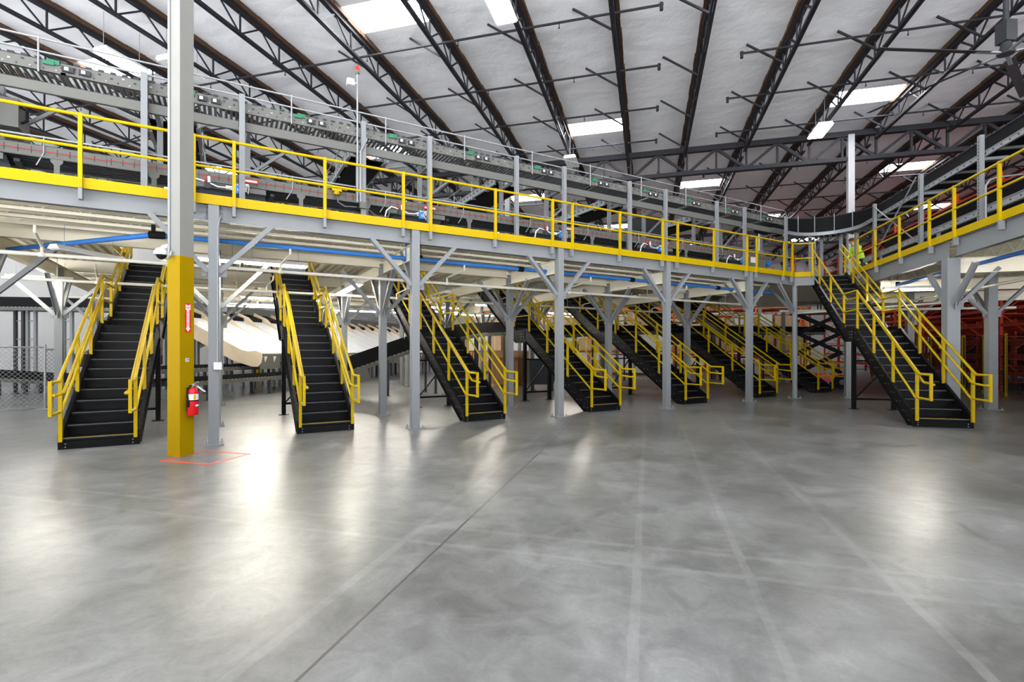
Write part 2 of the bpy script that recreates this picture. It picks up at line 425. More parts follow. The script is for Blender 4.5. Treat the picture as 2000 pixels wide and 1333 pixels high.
# fire-extinguisher sign (building frame: local x faces +q)
sx = CQ + 0.118
t = thing('fire_sign', 'red FIRE EXTINGUISHER arrow sign on the yellow column', 'sign', PB(sx, CJ + 0.012, 1.82), RB)
MB().box(0, 0.004, -0.048, 0.048, 0, 0.43).build('sign_board', SIGNR, t)
ar = MB(); ar.prism([(0, 0.012), (0.04, 0.062), (0.022, 0.062), (0.022, 0.335), (0.04, 0.335), (0.04, 0.418), (0, 0.395), (-0.04, 0.418), (-0.04, 0.335), (-0.022, 0.335), (-0.022, 0.062), (-0.04, 0.062)], 0.004, 0.0055, 'x')
ar.build('arrow', WHT, t, label='white arrow')
def text(s, size, loc, parent, m, name='lettering', rot=(math.radians(90), 0, math.radians(90))):
    c = bpy.data.curves.new(name, 'FONT'); c.body = s; c.size = size; c.align_x = 'CENTER'; c.align_y = 'CENTER'; c.extrude = 0.0006; c.resolution_u = 2
    tmp = bpy.data.objects.new(name, c); COL.objects.link(tmp)
    bpy.context.view_layer.update()
    me = bpy.data.meshes.new_from_object(tmp.evaluated_get(bpy.context.evaluated_depsgraph_get()))
    bpy.data.objects.remove(tmp); bpy.data.curves.remove(c)
    me.materials.clear(); me.materials.append(m)
    o = bpy.data.objects.new(name, me); COL.objects.link(o); o.parent = parent; o.location = loc; o.rotation_euler = rot
    return o
text('FIRE', 0.034, (0.0064, 0, 0.362), t, SIGNR)
for k, ch in enumerate('EXTINGUISHER'): text(ch, 0.026, (0.0064, 0, 0.318 - k * 0.0205), t, SIGNR, 'letter')
t = thing('number_label', 'small white label reading 29 on the yellow column', 'label', PB(sx, CJ + 0.0, 1.385), RB)
MB().box(0, 0.002, -0.03, 0.03, 0, 0.055).build('label_plate', WHT, t)
text('29', 0.052, (0.0026, 0, 0.028), t, TRS)
# extinguisher
t = thing('fire_extinguisher', 'red fire extinguisher hung on the yellow column', 'fire extinguisher', PB(sx + 0.085, CJ + 0.02, 0.60), RB)
r = 0.072
MB().lathe([(0.02, 0), (r - 0.006, 0.0), (r, 0.012), (r, 0.33), (r - 0.012, 0.365), (r - 0.035, 0.39), (0.022, 0.40), (0.02, 0.425)], 24).build('cylinder', RED, t, True)
MB().lathe([(r + 0.001, 0.225), (r + 0.001, 0.31)], 24).build('paper_label', WHT, t, True)
MB().lathe([(r + 0.0006, 0.205), (r + 0.0006, 0.22)], 24).build('black_band', RUB, t, True)
MB().box(r - 0.012, r + 0.0025, -0.042, -0.022, 0.232, 0.304).build('label_patch', YEL, t, label='yellow patch on the paper label')
MB().prism([(-0.03, 0.14), (0.0, 0.16), (0.045, 0.145), (0.0, 0.125)], r + 0.0005, r + 0.002, 'x').build('pictogram', WHT, t, label='white pictogram')
h = MB(); h.lathe([(0.022, 0.42), (0.022, 0.445), (0.012, 0.455)], 12); h.bar((0, -0.03, 0.45), (0, 0.10, 0.475), 0.018, 0.008); h.bar((0, -0.02, 0.44), (0, 0.085, 0.438), 0.018, 0.008); h.tube((0.0, 0, 0.44), (0.045, 0, 0.44), 0.016, 10)
h.build('valve_handle', GAL, t)
hs = MB(); hs.path([(0, -0.01, 0.44), (0.0, -0.05, 0.43), (0.0, -0.085, 0.38), (0.0, -0.09, 0.30), (0.01, -0.088, 0.20)], 0.010, 8); hs.path([(0.01, -0.088, 0.21), (0.01, -0.088, 0.12)], 0.014, 8, r1=0.017)
hs.build('hose', RUB, t, True)
tg = MB(); tg.add([(0.03, 0.03, 0.42), (0.032, 0.05, 0.432), (0.06, 0.17, 0.335), (0.055, 0.145, 0.325)], [(0, 1, 2, 3)]); tg.add([(0.033, 0.03, 0.42), (0.035, 0.05, 0.432), (0.063, 0.17, 0.335), (0.058, 0.145, 0.325)], [(3, 2, 1, 0)])
tg.build('tag', WHT, t, label='white inspection tag')
MB().box(-0.085, -0.06, -0.03, 0.03, 0.05, 0.40).build('bracket', RUB, t)
# dome camera on the column's left face
t = thing('dome_camera', 'white dome security camera on the grey column above the yellow paint', 'security camera', PB(CQ - 0.115, CJ - 0.03, 3.05), RB)
MB().box(-0.02, 0, -0.05, 0.05, -0.06, 0.10).build('wall_plate', WHT, t)
MB().path([(0, 0, 0.03), (-0.06, -0.02, 0.06), (-0.13, -0.04, 0.04), (-0.16, -0.05, 0.0)], 0.028, 10).build('arm', WHT, t, True)
MB().lathe([(0.095, -0.08), (0.1, -0.06), (0.09, -0.02), (0.05, 0.02)], 18, (-0.16, -0.05, 0)).build('hood', WHT, t, True)
MB().lathe([(0.01, -0.145), (0.045, -0.13), (0.066, -0.1), (0.07, -0.075)], 16, (-0.16, -0.05, 0)).build('dome', BLACKG, t, True)
# red tape square on the floor beneath the extinguisher
t = MB(); a, c, d, e = -6.60, -5.76, 5.46, 6.17; wv = 0.025
for p, q in (((a, d), (c, d)), ((c, d), (c, e)), ((c, e), (a, e)), ((a, e), (a, d))):
    t.bar((p[0], p[1], 0.002), (q[0], q[1], 0.002), 0.05, 0.002)
tag(t.build('floor_tape', TAPE, rot=RB), 'red tape rectangle on the floor beside the yellow column', 'floor tape')

# ================================================================== mezzanine steel
DECK, KB = 4.0, 3.935                     # deck level, underside of the yellow kick plate
CU = [-3.45, 0.0, 3.43, 6.93, 10.44, 13.95, 16.30]
CROW = [0.0, 2.35, 6.85, 11.1]
def column_parts(t, w_, top, braces, round_=False, mcol=GRY, bz=0.95, flat=True):
    """shaft, base plate, anchors and knee braces; local axes follow the thing; shaft's front face is y=0"""
    h = w_ / 2
    sh = MB()
    if round_: sh.tube((0, h, 0.02), (0, h, top), h, 20)
    else: sh.box(-h, h, 0, w_, 0.02, top)
    sh.build('shaft', mcol, t, round_)
    MB().box(-w_ * 0.95, w_ * 0.95, h - w_ * 0.95, h + w_ * 0.95, 0, 0.02).build('base_plate', mcol, t)
    for sx_ in (-1, 1):
        for sy in (-1, 1):
            MB().lathe([(0.02, 0.02), (0.02, 0.035), (0.011, 0.036), (0.011, 0.075)], 6, (sx_ * w_ * 0.75, h + sy * w_ * 0.75, 0)).build('anchor_bolt', GAL, t)
    for dx, dy in braces:
        b = MB(); p = Vector((dx * h, h + dy * h, top - bz - 0.23)); q = p + Vector((dx * bz * 0.92, dy * bz * 0.92, bz))
        up = Vector((-dx, -dy, 1))
        b.bar(p, q, 0.085, 0.012, up=up)
        side = Vector((dy, -dx, 0)) * 0.0425
        b.bar(p + side, q + side, 0.010, 0.075, up=up); b.bar(p - side, q - side, 0.010, 0.075, up=up)
        b.box(*sorted((p.x - 0.012 + dx * .01, p.x + 0.012 + dx * 0.10)), *sorted((p.y - 0.012 + dy * .01, p.y + 0.012 + dy * 0.10)), p.z - 0.08, p.z + 0.12)
        b.build('knee_brace', mcol, t)
for ri, v in enumerate(CROW):
    for ci, u in enumerate(CU):
        if ri == 0 and ci == 0: continue
        if ri > 0 and ci == 6: continue
        rnd = ri == 0 and ci == 6
        rown = ['front row of the mezzanine', 'second row under the mezzanine', 'third row under the mezzanine', 'back row under the mezzanine'][ri]
        which = '%s from the left' % ORD[ci - 1 if ri == 0 else ci]
        lab = 'grey steel column, %s in the %s' % (which, rown)
        if rnd: lab = 'round grey pipe column under the mezzanine corner beside the corner staircase'
        if ri == 0 and ci == 1: lab = 'grey steel column with conduit and white box next to the yellow column'
        t = thing('mezzanine_column', lab, 'column', PM(u, v), RM)
        bc = TRUEB = [(1, 0), (-1, 0)] if ri == 0 else [(1, 0), (-1, 0), (0, 1), (0, -1)]
        if rnd: bc = [(-1, 0), (0, 1)]
        if ri == 0 and not rnd: bc = [(1, 0), (-1, 0), (0, 1)]
        column_parts(t, 0.155, KB if ri == 0 else 3.62, bc, rnd, bz=0.86 if ri == 0 else 0.95)
        if ri == 0 and ci == 1:
            cd = MB(); cd.path([(0.055, -0.012, 1.36), (0.055, -0.012, 3.55), (0.075, 0.01, 3.68), (0.11, 0.05, 3.8)], 0.011, 8)
            cd.build('conduit', GAL, t, True)
            MB().box(0.0, 0.115, -0.055, 0, 1.24, 1.36).build('junction_box', WHT, t, label='white junction box')

# edge beams of the front
for i in range(len(CU) - 1):
    u0, u1 = CU[i] + 0.085, CU[i + 1] - 0.085
    if i == 0: u0 = CU[0] - 0.5
    L = u1 - u0
    t = thing('edge_beam', 'grey steel edge beam under the yellow kick plate, %s span from the left' % ORD[i], 'beam', PM(u0, 0.05, 3.675), RM)
    b = MB(); b.box(0, L, 0.05, 0.062, 0, 0.30); b.box(0, L, 0, 0.11, 0.285, 0.30); b.box(0, L, 0, 0.11, 0, 0.014)
    b.build('flange_web', GRY, t)
    b = MB()
    for x in (0.03, L - 0.03):
        for z in (0.07, 0.15, 0.23): b.lathe([(0.016, -0.012), (0.016, 0.0), (0.003, 0.001)], 6, (x, 0.03, z))
    for x in ((0.02, L - 0.12)): b.box(x, x + 0.10, 0.035, 0.05, 0.03, 0.27)
    b.build('bolted_clip', GRY, t)
# deck, as panels around the stairwells
STU = [-2.06, 1.36, 4.69, 8.12, 11.60, 15.36, 18.88]
STV = [0.80, 0.56, 0.46, 0.47, 0.55, 0.78, 0.84]
SW = 0.95
WV0, WV1, DV1 = 2.62, 7.35, 14.0
t = thing('mezzanine_deck', 'steel mezzanine deck on cream corrugated sheet, long diagonal wing over the staircases', 'deck', PM(0, 0, DECK), RM)
def corrugated(mb, u0, u1, v0, v1):
    x = u0; P = 0.19
    pr = []
    while x < u1 - 0.01:
        e = min(u1, x + P)
        pr += [(x, -0.015), (min(e, x + 0.045), -0.015), (min(e, x + 0.07), -0.09), (min(e, x + 0.165), -0.09)]; x += P
    pr.append((u1, -0.015))
    n = len(pr); vs = [(a, v0, z) for a, z in pr] + [(a, v1, z) for a, z in pr]
    mb.add(vs, [(i, i + 1, n + i + 1, n + i) for i in range(n - 1)])
def corner_u(v): return 16.2 + 0.0 * v
sh = MB(); top = MB()
bounds = []
pieces = [(-4.2, 16.1, 0.17, WV0), (-4.2, 16.1, WV1, DV1)]
xs = -4.2
for su, sv in list(zip(STU, STV))[:6]:
    pieces.append((xs, su - 0.12, WV0, WV1)); xs = su + SW + 0.12
pieces.append((xs, 16.1, WV0, WV1))
for p in pieces:
    corrugated(sh, *p); top.box(p[0], p[1], p[2], p[3], -0.012, 0.0)
sh.build('corrugated_sheet', CRM, t); top.build('deck_plate', GRY, t)
# right wing and corner
t = thing('mezzanine_deck', 'steel mezzanine deck on cream corrugated sheet, right wing with the curved conveyor', 'deck', PB(0, 0, DECK), RB)
sh = MB(); top = MB()
top.box(6.28, 12.6, 3.0, 30, -0.012, 0)
def qjM(u, v): return to_qj(PM(u, v))
a = qjM(16.1, 0.06); c = qjM(16.1, DV1)
top.prism([(4.63, 18.10), (4.63, 18.55), (6.28, 18.55), (6.28, 30), (c[0], c[1]), a], -0.013, -0.001, 'z')
sh2 = MB()
def corr_j(mb, q0, q1, j0, j1):
    x = j0; pr = []
    while x < j1 - 0.01:
        e = min(j1, x + 0.19); pr += [(x, -0.015), (min(e, x + 0.045), -0.015), (min(e, x + 0.07), -0.075), (min(e, x + 0.165), -0.075)]; x += 0.19
    pr.append((j1, -0.015)); n = len(pr)
    mb.add([(q0, a_, z) for a_, z in pr] + [(q1, a_, z) for a_, z in pr], [(i, i + 1, n + i + 1, n + i) for i in range(n - 1)])
corr_j(sh, 6.40, 12.6, 3.0, 30)
corr_j(sh, 3.2, 6.40, 18.7, 30)
sh.build('corrugated_sheet', CRM, t); top.build('deck_plate', GRY, t)

# cream framing below the deck
def open_web(name, label, loc, rot, L, z0, z1, m, group):
    t = thing(name, label, 'deck joist', loc, rot, group)
    MB().bar((0, 0, z1), (L, 0, z1), 0.06, 0.05).build('top_chord', m, t)
    MB().bar((0, 0, z0), (L, 0, z0), 0.07, 0.05).build('bottom_chord', m, t)
    b = MB(); x = 0.1; k = 0
    while x < L - 0.3:
        a_, c_ = (z0, z1) if k % 2 == 0 else (z1, z0)
        b.bar((x, 0, a_), (x + 0.28, 0, c_), 0.014, 0.014); x += 0.28; k += 1
    b.build('web', m, t)
for i, v in enumerate((0.72, 1.30, 1.88, 7.95, 8.9, 9.9, 12.1, 13.1)):
    open_web('deck_joist', 'cream open-web joist under the mezzanine deck, %s line behind the front edge' % ORD[i], PM(-4.1, v), RM, 20.0, 3.70, 3.89, CRM, 'deck joists')
def ibeam(name, label, p, rot, L, z0, z1, m, axis='x', wf=0.13, cat='beam', group=None):
    t = MB(); 
    if axis == 'x': t.box(0, L, -0.006, 0.006, z0, z1); t.box(0, L, -wf / 2, wf / 2, z0, z0 + 0.013); t.box(0, L, -wf / 2, wf / 2, z1 - 0.013, z1)
    else: t.box(-0.006, 0.006, 0, L, z0, z1); t.box(-wf / 2, wf / 2, 0, L, z0, z0 + 0.013); t.box(-wf / 2, wf / 2, 0, L, z1 - 0.013, z1)
    o = t.build(name, m, loc=p, rot=rot)
    return tag(o, label, cat, group)
for i, u in enumerate(CU[:-1]):
    ibeam('deck_girder', 'deep cream girder running back under the deck, %s from the left' % ORD[i], PM(u, 0.17), RM, 13.8, 3.36, 3.675, CRM, 'y', group='deck girders')
for i, v in enumerate((2.43, 7.45, 11.18, 13.95)):
    ibeam('cross_beam', 'cream beam under the deck parallel to the front edge, %s line back' % ORD[i], PM(-4.1, v), RM, 20.1, 3.53 if i == 0 else 3.62, 3.905, CRM, 'x', group='cross beams')

# ------------------------------------------------------------------ guard rails of the mezzanine
def rail_section(loc, rot, L, posts, label, group=None, kick=True, z0=KB, ext0=0.0, ext1=0.0, tail=0.17):
    t = thing('guardrail', label, 'guardrail', loc, rot, group)
    for x in posts:
        p = MB().box(x - 0.025, x + 0.025, -0.055, -0.006, z0, z0 + 1.085).build('post', YEL, t)
        if tail: MB().box(x - 0.024, x + 0.024, -0.05, 0.045, z0 - tail, z0 + 0.001).build('post_bracket', GRY, p, label='grey lower bracket')
    MB().tube((-ext0, -0.03, z0 + 1.06), (L + ext1, -0.03, z0 + 1.06), 0.024, 12).build('top_rail', YEL, t, True)
    MB().tube((-ext0, -0.03, z0 + 0.59), (L + ext1, -0.03, z0 + 0.59), 0.022, 12).build('mid_rail', YEL, t, True)
    if kick: MB().box(-ext0, L + ext1, -0.006, 0.0, z0, z0 + 0.157).build('kick_plate', YEL, t)
    return t
for i in range(len(CU) - 1):
    u0, u1 = CU[i], CU[i + 1]
    if i == 0: u0 = -5.2
    posts = [0.29, (u1 - u0) / 2, u1 - u0 - 0.27] if i else [1.75 + 0.0, 3.53, 4.93]
    if i == 5: posts = [0.19, 1.58, 2.03]
    rail_section(PM(u0, -0.012), RM, u1 - u0 - (0.13 if i == 5 else 0), posts, 'yellow guardrail along the mezzanine front edge, %s section from the left' % ORD[i], 'front guardrail sections')
bq, bj = to_qj(PM(16.17, -0.012))
L = 5.14 - bq
rail_section(PB(bq, bj), RB, L, [L - 0.05], 'short yellow guardrail piece left of the corner staircase top', 'front guardrail sections', tail=0.0)
b = MB(); b.box(bq, 5.17, bj + 0.05, bj + 0.06, 3.66, KB + 0.04); b.box(6.24, 6.30, bj + 0.05, bj + 0.06, 3.66, KB)
tag(b.build('landing_beam', GRY, rot=RB), 'grey edge plate under the landing beside the corner staircase', 'beam')
# right wing: runs along the building axis towards the viewer; local x points away (+j)
RQE = 6.24
jp = [4.2, 5.6, 7.0, 8.4, 9.8, 11.16, 12.56, 13.52, 14.93, 16.34, 17.55]
secs = [(2.2, 7.7), (7.7, 13.0), (13.0, 18.2)]
for i, (a_, c_) in enumerate(secs):
    t = thing('guardrail', 'yellow guardrail along the edge of the right wing, %s' % ('part beyond the picture edge', 'section nearest the viewer', 'section behind the corner staircase')[i], 'guardrail', PB(RQE, a_), RB, 'right wing guardrail sections')
    for j in jp:
        if a_ <= j < c_:
            p = MB().box(-0.055, -0.006, j - a_ - 0.025, j - a_ + 0.025, KB, KB + 1.085).build('post', YEL, t)
            MB().box(-0.05, 0.045, j - a_ - 0.024, j - a_ + 0.024, KB - 0.17, KB + 0.001).build('post_bracket', GRY, p, label='grey lower bracket')
    MB().tube((-0.03, 0, KB + 1.06), (-0.03, c_ - a_, KB + 1.06), 0.024, 12).build('top_rail', YEL, t, True)
    MB().tube((-0.03, 0, KB + 0.59), (-0.03, c_ - a_, KB + 0.59), 0.022, 12).build('mid_rail', YEL, t, True)
    MB().box(-0.006, 0, 0, c_ - a_, KB, KB + 0.157).build('kick_plate', YEL, t)
for i, (a_, c_, lab) in enumerate(((3.0, 12.7, 'near span'), (13.0, 18.2, 'span behind the corner staircase'))):
    t = thing('edge_beam', 'deep grey edge beam of the right wing, %s' % lab, 'beam', PB(RQE + 0.03, a_), RB)
    b = MB(); L = c_ - a_; b.box(0.05, 0.062, 0, L, 3.55, KB); b.box(0, 0.115, 0, L, KB - 0.015, KB); b.box(0, 0.115, 0, L, 3.55, 3.567)
    b.build('flange_web', GRY, t)
# columns of the right wing
for i, (q, j, lab) in enumerate(((RQE + 0.11, 12.85, 'thick grey column under the right wing beside the corner staircase'),
                                 (8.75, 15.95, 'grey column behind the thick one under the right wing, in front of the red racks'),
                                 (8.75, 12.4, 'grey column under the right wing at the picture edge'),
                                 (RQE + 0.11, 18.6, 'grey column under the landing behind the corner staircase'),
                                 (8.75, 20.2, 'grey column under the right wing beyond the corner staircase'))):
    if i == 2: continue
    t = thing('mezzanine_column', lab, 'column', PB(q, j), RB)
    column_parts(t, 0.235 if i == 0 else 0.20, 3.55, [(0, 1), (0, -1), (1, 0)] if i != 1 else [(1, 0), (-1, 0), (0, 1)], bz=0.8)
for i, j in enumerate((6.0, 12.97, 16.6, 20.3)):
    ibeam('deck_girder', 'deep cream girder under the right wing, %s from the viewer' % ORD[i], PB(RQE + 0.2, j), RB, 6.2, 3.22, 3.55, CRM, 'x', wf=0.16, group='right wing girders')
for i, q in enumerate((7.4, 8.6, 9.8, 11.0)):
    t = open_web('deck_joist', 'cream open-web joist under the right wing, %s from its edge' % ORD[i], PB(q, 3.2), RB + math.pi / 2, 20, 3.62, 3.88, CRM, 'right wing joists')

# ------------------------------------------------------------------ staircases
RISE, TREAD, N1, NT, LAND = 0.174, 0.267, 12, 23, 0.90
def nose_y(k): return (k - 1) * TREAD if k <= N1 else (N1 - 1) * TREAD + LAND + (k - N1 - 1) * TREAD
YT = nose_y(NT); YL = nose_y(N1); YU = nose_y(N1 + 1); SL = RISE / TREAD; ZL = N1 * RISE
def make_stair(label):
    t = thing('staircase', label, 'staircase', (0, 0, 0), 0, 'staircases')
    W = SW
    # stringers
    off, dep = 0.085, 0.36
    zt = lambda y: RISE + off + y * SL
    ztop = ZL + off
    zu = lambda y: (N1 + 1) * RISE + off + (y - YU) * SL
    yk = YU - ((N1 + 1) * RISE + off - ztop) / SL
    yb0 = (dep - RISE - off) / SL
    y_b1 = YL + 0.10; y_b2 = yk + 0.10
    prof = [(-0.03, 0), (-0.03, zt(-0.03)), (YL, ztop), (yk, ztop), (YT + 0.05, zu(YT + 0.05)), (YT + 0.05, zu(YT + 0.05) - dep)]
    prof += [(y_b2, ztop - dep), (y_b1, ztop - dep), (yb0, 0)]
    for si, x0 in enumerate((0.0, W - 0.012)):
        b = MB(); b.prism(prof, x0, x0 + 0.012, 'x', 0)
        xo = x0 - 0.035 if si == 0 else x0 + 0.012
        fl = lambda p, q: b.bar(((xo + xo + 0.035) / 2, p[0], p[1]), ((xo + xo + 0.035) / 2, q[0], q[1]), 0.05, 0.011, 0, up=(0, -1, 1))
        for p, q in zip(prof[1:4], prof[2:5]): fl(p, q)
        for p, q in ((prof[5], prof[6]), (prof[6], prof[7]), (prof[7], prof[8])): fl(p, q)
        fl(prof[0], prof[1])
        # splice at the landing and tread bolts
        ym = (YL + yk) / 2
        b.box(x0 - 0.014 if si == 0 else x0 + 0.012, x0 if si == 0 else x0 + 0.026, ym - 0.14, ym - 0.01, ztop - dep + 0.03, ztop - 0.03)
        b.box(x0 - 0.014 if si == 0 else x0 + 0.012, x0 if si == 0 else x0 + 0.026, ym + 0.01, ym + 0.14, ztop - dep + 0.03, ztop - 0.03)
        xb = x0 - 0.006 if si == 0 else x0 + 0.012
        for k in range(1, NT):
            for dy in (0.06, 0.20):
                y = nose_y(k) + dy; z = k * RISE - 0.07
                b.box(xb - 0.002, xb + 0.008, y - 0.009, y + 0.009, z - 0.009, z + 0.009, 1)
        for dz in (0.08, 0.16, 0.24):
            for dy in (-0.1, -0.05, 0.05, 0.1): b.box(xb - 0.012, xb + 0.018, ym + dy - 0.008, ym + dy + 0.008, ztop - dep + dz, ztop - dep + dz + 0.016, 1)
        b.build('stringer', [BLK, GAL], t)
    # treads: a bent plate with nosing and the riser below it
    b = MB(); b.box(0.013, W - 0.013, -0.012, TREAD + 0.03, -0.012, 0); b.box(0.013, W - 0.013, -0.012, 0.0, -0.045, 0); b.box(0.013, W - 0.013, 0.022, 0.028, -RISE, -0.012)
    for k in range(14): b.box(0.013, W - 0.013, 0.004 + k * 0.019, 0.012 + k * 0.019, 0, 0.003)
    b.box(0.014, W - 0.014, -0.0145, -0.0115, -0.016, -0.001, 1); b.box(0.014, W - 0.014, -0.0125, 0.004, 0.0, 0.002, 1)  # thin lighter strips: edge highlight put into the colour
    tm = b.mesh('tread', [BLK, EDGE_HI])
    for k in range(1, NT + 1):
        if k == N1:
            l = MB(); l.box(0.013, W - 0.013, -0.012, LAND + 0.03, -0.014, 0); l.box(0.013, W - 0.013, -0.012, 0, -0.05, 0); l.box(0.013, W - 0.013, 0.022, 0.028, -RISE, -0.012)
            o = l.build('landing', BLK, t); o.location = (0, nose_y(k), k * RISE)
        else:
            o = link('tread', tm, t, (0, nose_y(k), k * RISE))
            if k == 1:
                n = MB()
                for i in range(30): n.box(0.015 + i * 0.0307, 0.037 + i * 0.0307, -0.0135, 0.018, -0.006, 0.004)
                n.build('nosing', YEL, o, label='worn yellow nosing')
    b = MB(); b.box(0.0, W, -0.034, -0.026, 0.0, 0.125)
    for x in (0.05, W - 0.05):
        for z in (0.035, 0.085): b.box(x - 0.008, x + 0.008, -0.042, -0.034, z - 0.008, z + 0.008, 1)
    b.build('toe_plate', [BLK, GAL], t)
    # rails
    zl = lambda y: 1.08 + max(0, y + 0.2) * ((ZL + 1.03 - 1.08) / (YL + 0.2 - 0.02))
    zland = ZL + 1.03
    yr = YU - 0.02
    zr = lambda y: zland + (y - yr) * SL
    yend = YT + 0.28
    for si, x in enumerate((0.006, W - 0.006)):
        inn = 1 if si == 0 else -1
        g = thing('guardrail', None, None, (0, 0, 0)); g.parent = t
        for y in (-0.10, 0.92, 1.90, 2.88, 3.80, 4.84, 5.86, YT + 0.02):
            if y < YL: zb, z1 = zt(y) - 0.02, zl(y)
            elif y < yk + 0.1: zb, z1 = ztop - 0.02, zland
            else: zb, z1 = zu(y) - 0.02, zr(y)
            if y < 0: zb = 0.13
            MB().box(x - 0.024, x + 0.024, y - 0.024, y + 0.024, zb, z1).build('post', YEL, g)
        yl = -0.62
        MB().path([(x, yl, 1.08), (x, -0.2, 1.08), (x, YL - 0.02, zland), (x, yr, zland), (x, yend, zr(yend))], 0.024, 12).build('top_rail', YEL, g, True)
        MB().path([(x, -0.10, 0.56), (x, YL - 0.02, zland - 0.50), (x, yr, zland - 0.50), (x, yend, zr(yend) - 0.50)], 0.022, 12).build('mid_rail', YEL, g, True)
        xi = x + inn * 0.065
        h = MB(); dz = 0.17
        h.path([(x, yl, 1.08 - dz - 0.02), (xi - inn * 0.02, yl, 1.08 - dz - 0.02), (xi, yl + 0.05, 1.08 - dz - 0.02), (xi, -0.22, 1.08 - dz), (xi, YL - 0.06, zland - dz), (xi, yr - 0.06, zland - dz), (xi, yend, zr(yend) - dz + 0.03)], 0.021, 12)
        for y in (-0.06, 0.96, 1.94, 3.84, 4.88, 5.9):
            zz = (zl(y) if y < YL else zr(y)) - dz - 0.03
            h.path([(x, y, zz - 0.05), (x + inn * 0.045, y, zz - 0.05), (xi, y, zz)], 0.007, 6)
        h.build('handrail', YEL, g, True)
        l = MB(); l.box(x - 0.022, x + 0.022, yl - 0.022, yl + 0.022, 0.58, 1.10); l.tube((x, yl, 0.60), (x, -0.1, 0.60), 0.021, 10)
        l.build('end_loop', YEL, g)
    # support frame below the landing
    ly = YL + 0.22
    for x in (0.02, W - 0.02):
        l = MB(); l.box(x - 0.045, x + 0.045, ly - 0.045, ly + 0.045, 0.012, ztop - dep); l.box(x - 0.11, x + 0.11, ly - 0.09, ly + 0.09, 0, 0.012)
        l.build('support_leg', BLK, t)
    MB().bar((0.06, ly, 0.27), (W - 0.06, ly, 0.27), 0.05, 0.05).build('cross_bar', BLK, t)
    MB().bar((0.06, ly, 1.28), (W - 0.06, ly, 1.28), 0.04, 0.04).build('cross_bar', BLK, t)
    MB().bar((0.06, ly, 0.30), (W - 0.06, ly, 1.26), 0.025, 0.03).build('diagonal_brace', BLK, t)
    return t
SLAB = ['black steel staircase with yellow rails at the far left, left of the yellow column',
        'black steel staircase with yellow rails just right of the conduit column, seen nearly head-on',
        'black staircase with yellow rails behind the second front column',
        'black staircase with yellow rails whose lower flight passes behind the third front column',
        'black staircase with yellow rails whose foot stands just right of the fourth front column',
        'black staircase with yellow rails ending right of the fifth front column',
        'smallest and farthest black staircase of the row, next to the scissor lift']
st = make_stair(SLAB[0])
st.location = PM(STU[0], STV[0]); st.rotation_euler = (0, 0, RM)
for i in range(1, 7): dup(st, PM(STU[i], STV[i]), RM, SLAB[i])
dup(st, PB(5.25, 12.0), RB, 'large black staircase with yellow rails climbing to the mezzanine corner on the right')
# rails around the stairwell openings in the deck
for i in range(6):
    t = thing('stairwell_guardrail', 'yellow guardrail around the deck opening of the %s staircase from the left' % ORD[i], 'guardrail', PM(STU[i] - 0.10, WV0 - 0.04, DECK), RM, 'stairwell guardrails')
    Wd = SW + 0.2; L = WV1 - WV0 - 0.2
    for x in (0, Wd):
        for y in (0, L / 2, L): MB().box(x - 0.024, x + 0.024, y - 0.024, y + 0.024, 0, 1.08).build('post', YEL, t)
    for nm, z, r_ in (('top_rail', 1.06, 0.024), ('mid_rail', 0.55, 0.022)):
        MB().path([(0, L, z), (0, 0, z), (Wd, 0, z), (Wd, L, z)], r_, 10).build(nm, YEL, t, True)
    b = MB(); b.box(-0.004, 0.004, 0, L, 0.0, 0.15); b.box(Wd - 0.004, Wd + 0.004, 0, L, 0, 0.15); b.box(0, Wd, -0.004, 0.004, 0, 0.15)
    b.build('kick_plate', YEL, t)

# ================================================================== pipes and lights under the deck
t = thing('blue_air_pipe', 'blue compressed air pipe running under the front edge of the mezzanine', 'pipe', PM(0, 0, 3.47), RM)
MB().path([(-3.45, 3.5, 0), (-0.95, 0.72, 0), (-0.6, 0.62, 0), (15.9, 0.62, 0)], 0.042, 12).build('pipe', BLU, t, True)
b = MB()
for x in (-0.78, 3.55, 6.2, 9.7, 13.2): b.tube((x - 0.07, 0.62, 0), (x + 0.07, 0.62, 0), 0.06, 12); 
b.tube((-0.93, 0.66, 0), (-0.74, 0.62, 0), 0.062, 12); b.box(-0.9, -0.84, 0.62, 0.66, 0, 0.17)
b.build('coupling', RUB, t, True)
for x in (3.75, 7.0, 10.5): MB().tube((x, 0.62, 0.0), (x, 0.62, 0.42), 0.006, 6).box(x - 0.02, x + 0.02, 0.57, 0.67, 0.03, 0.09).build('hanger', RUB, t)
MB().tube((3.42, 0.60, -0.05), (3.42, 0.60, 0.30), 0.018, 8).build('drop_leg', BLU, t)
t = thing('blue_air_pipe', 'dark blue pipe running under the right wing', 'pipe', PB(RQE + 0.62, 4, 3.42), RB)
MB().tube((0, 0, 0), (0, 14.5, 0), 0.042, 12).build('pipe', BLU, t, True)
for y in (5.7, 9.6, 12.6): MB().tube((0, y, 0), (0, y, 0.4), 0.006, 6).box(-0.05, 0.05, y - 0.03, y + 0.03, -0.05, 0.09).build('hanger', RUB, t)
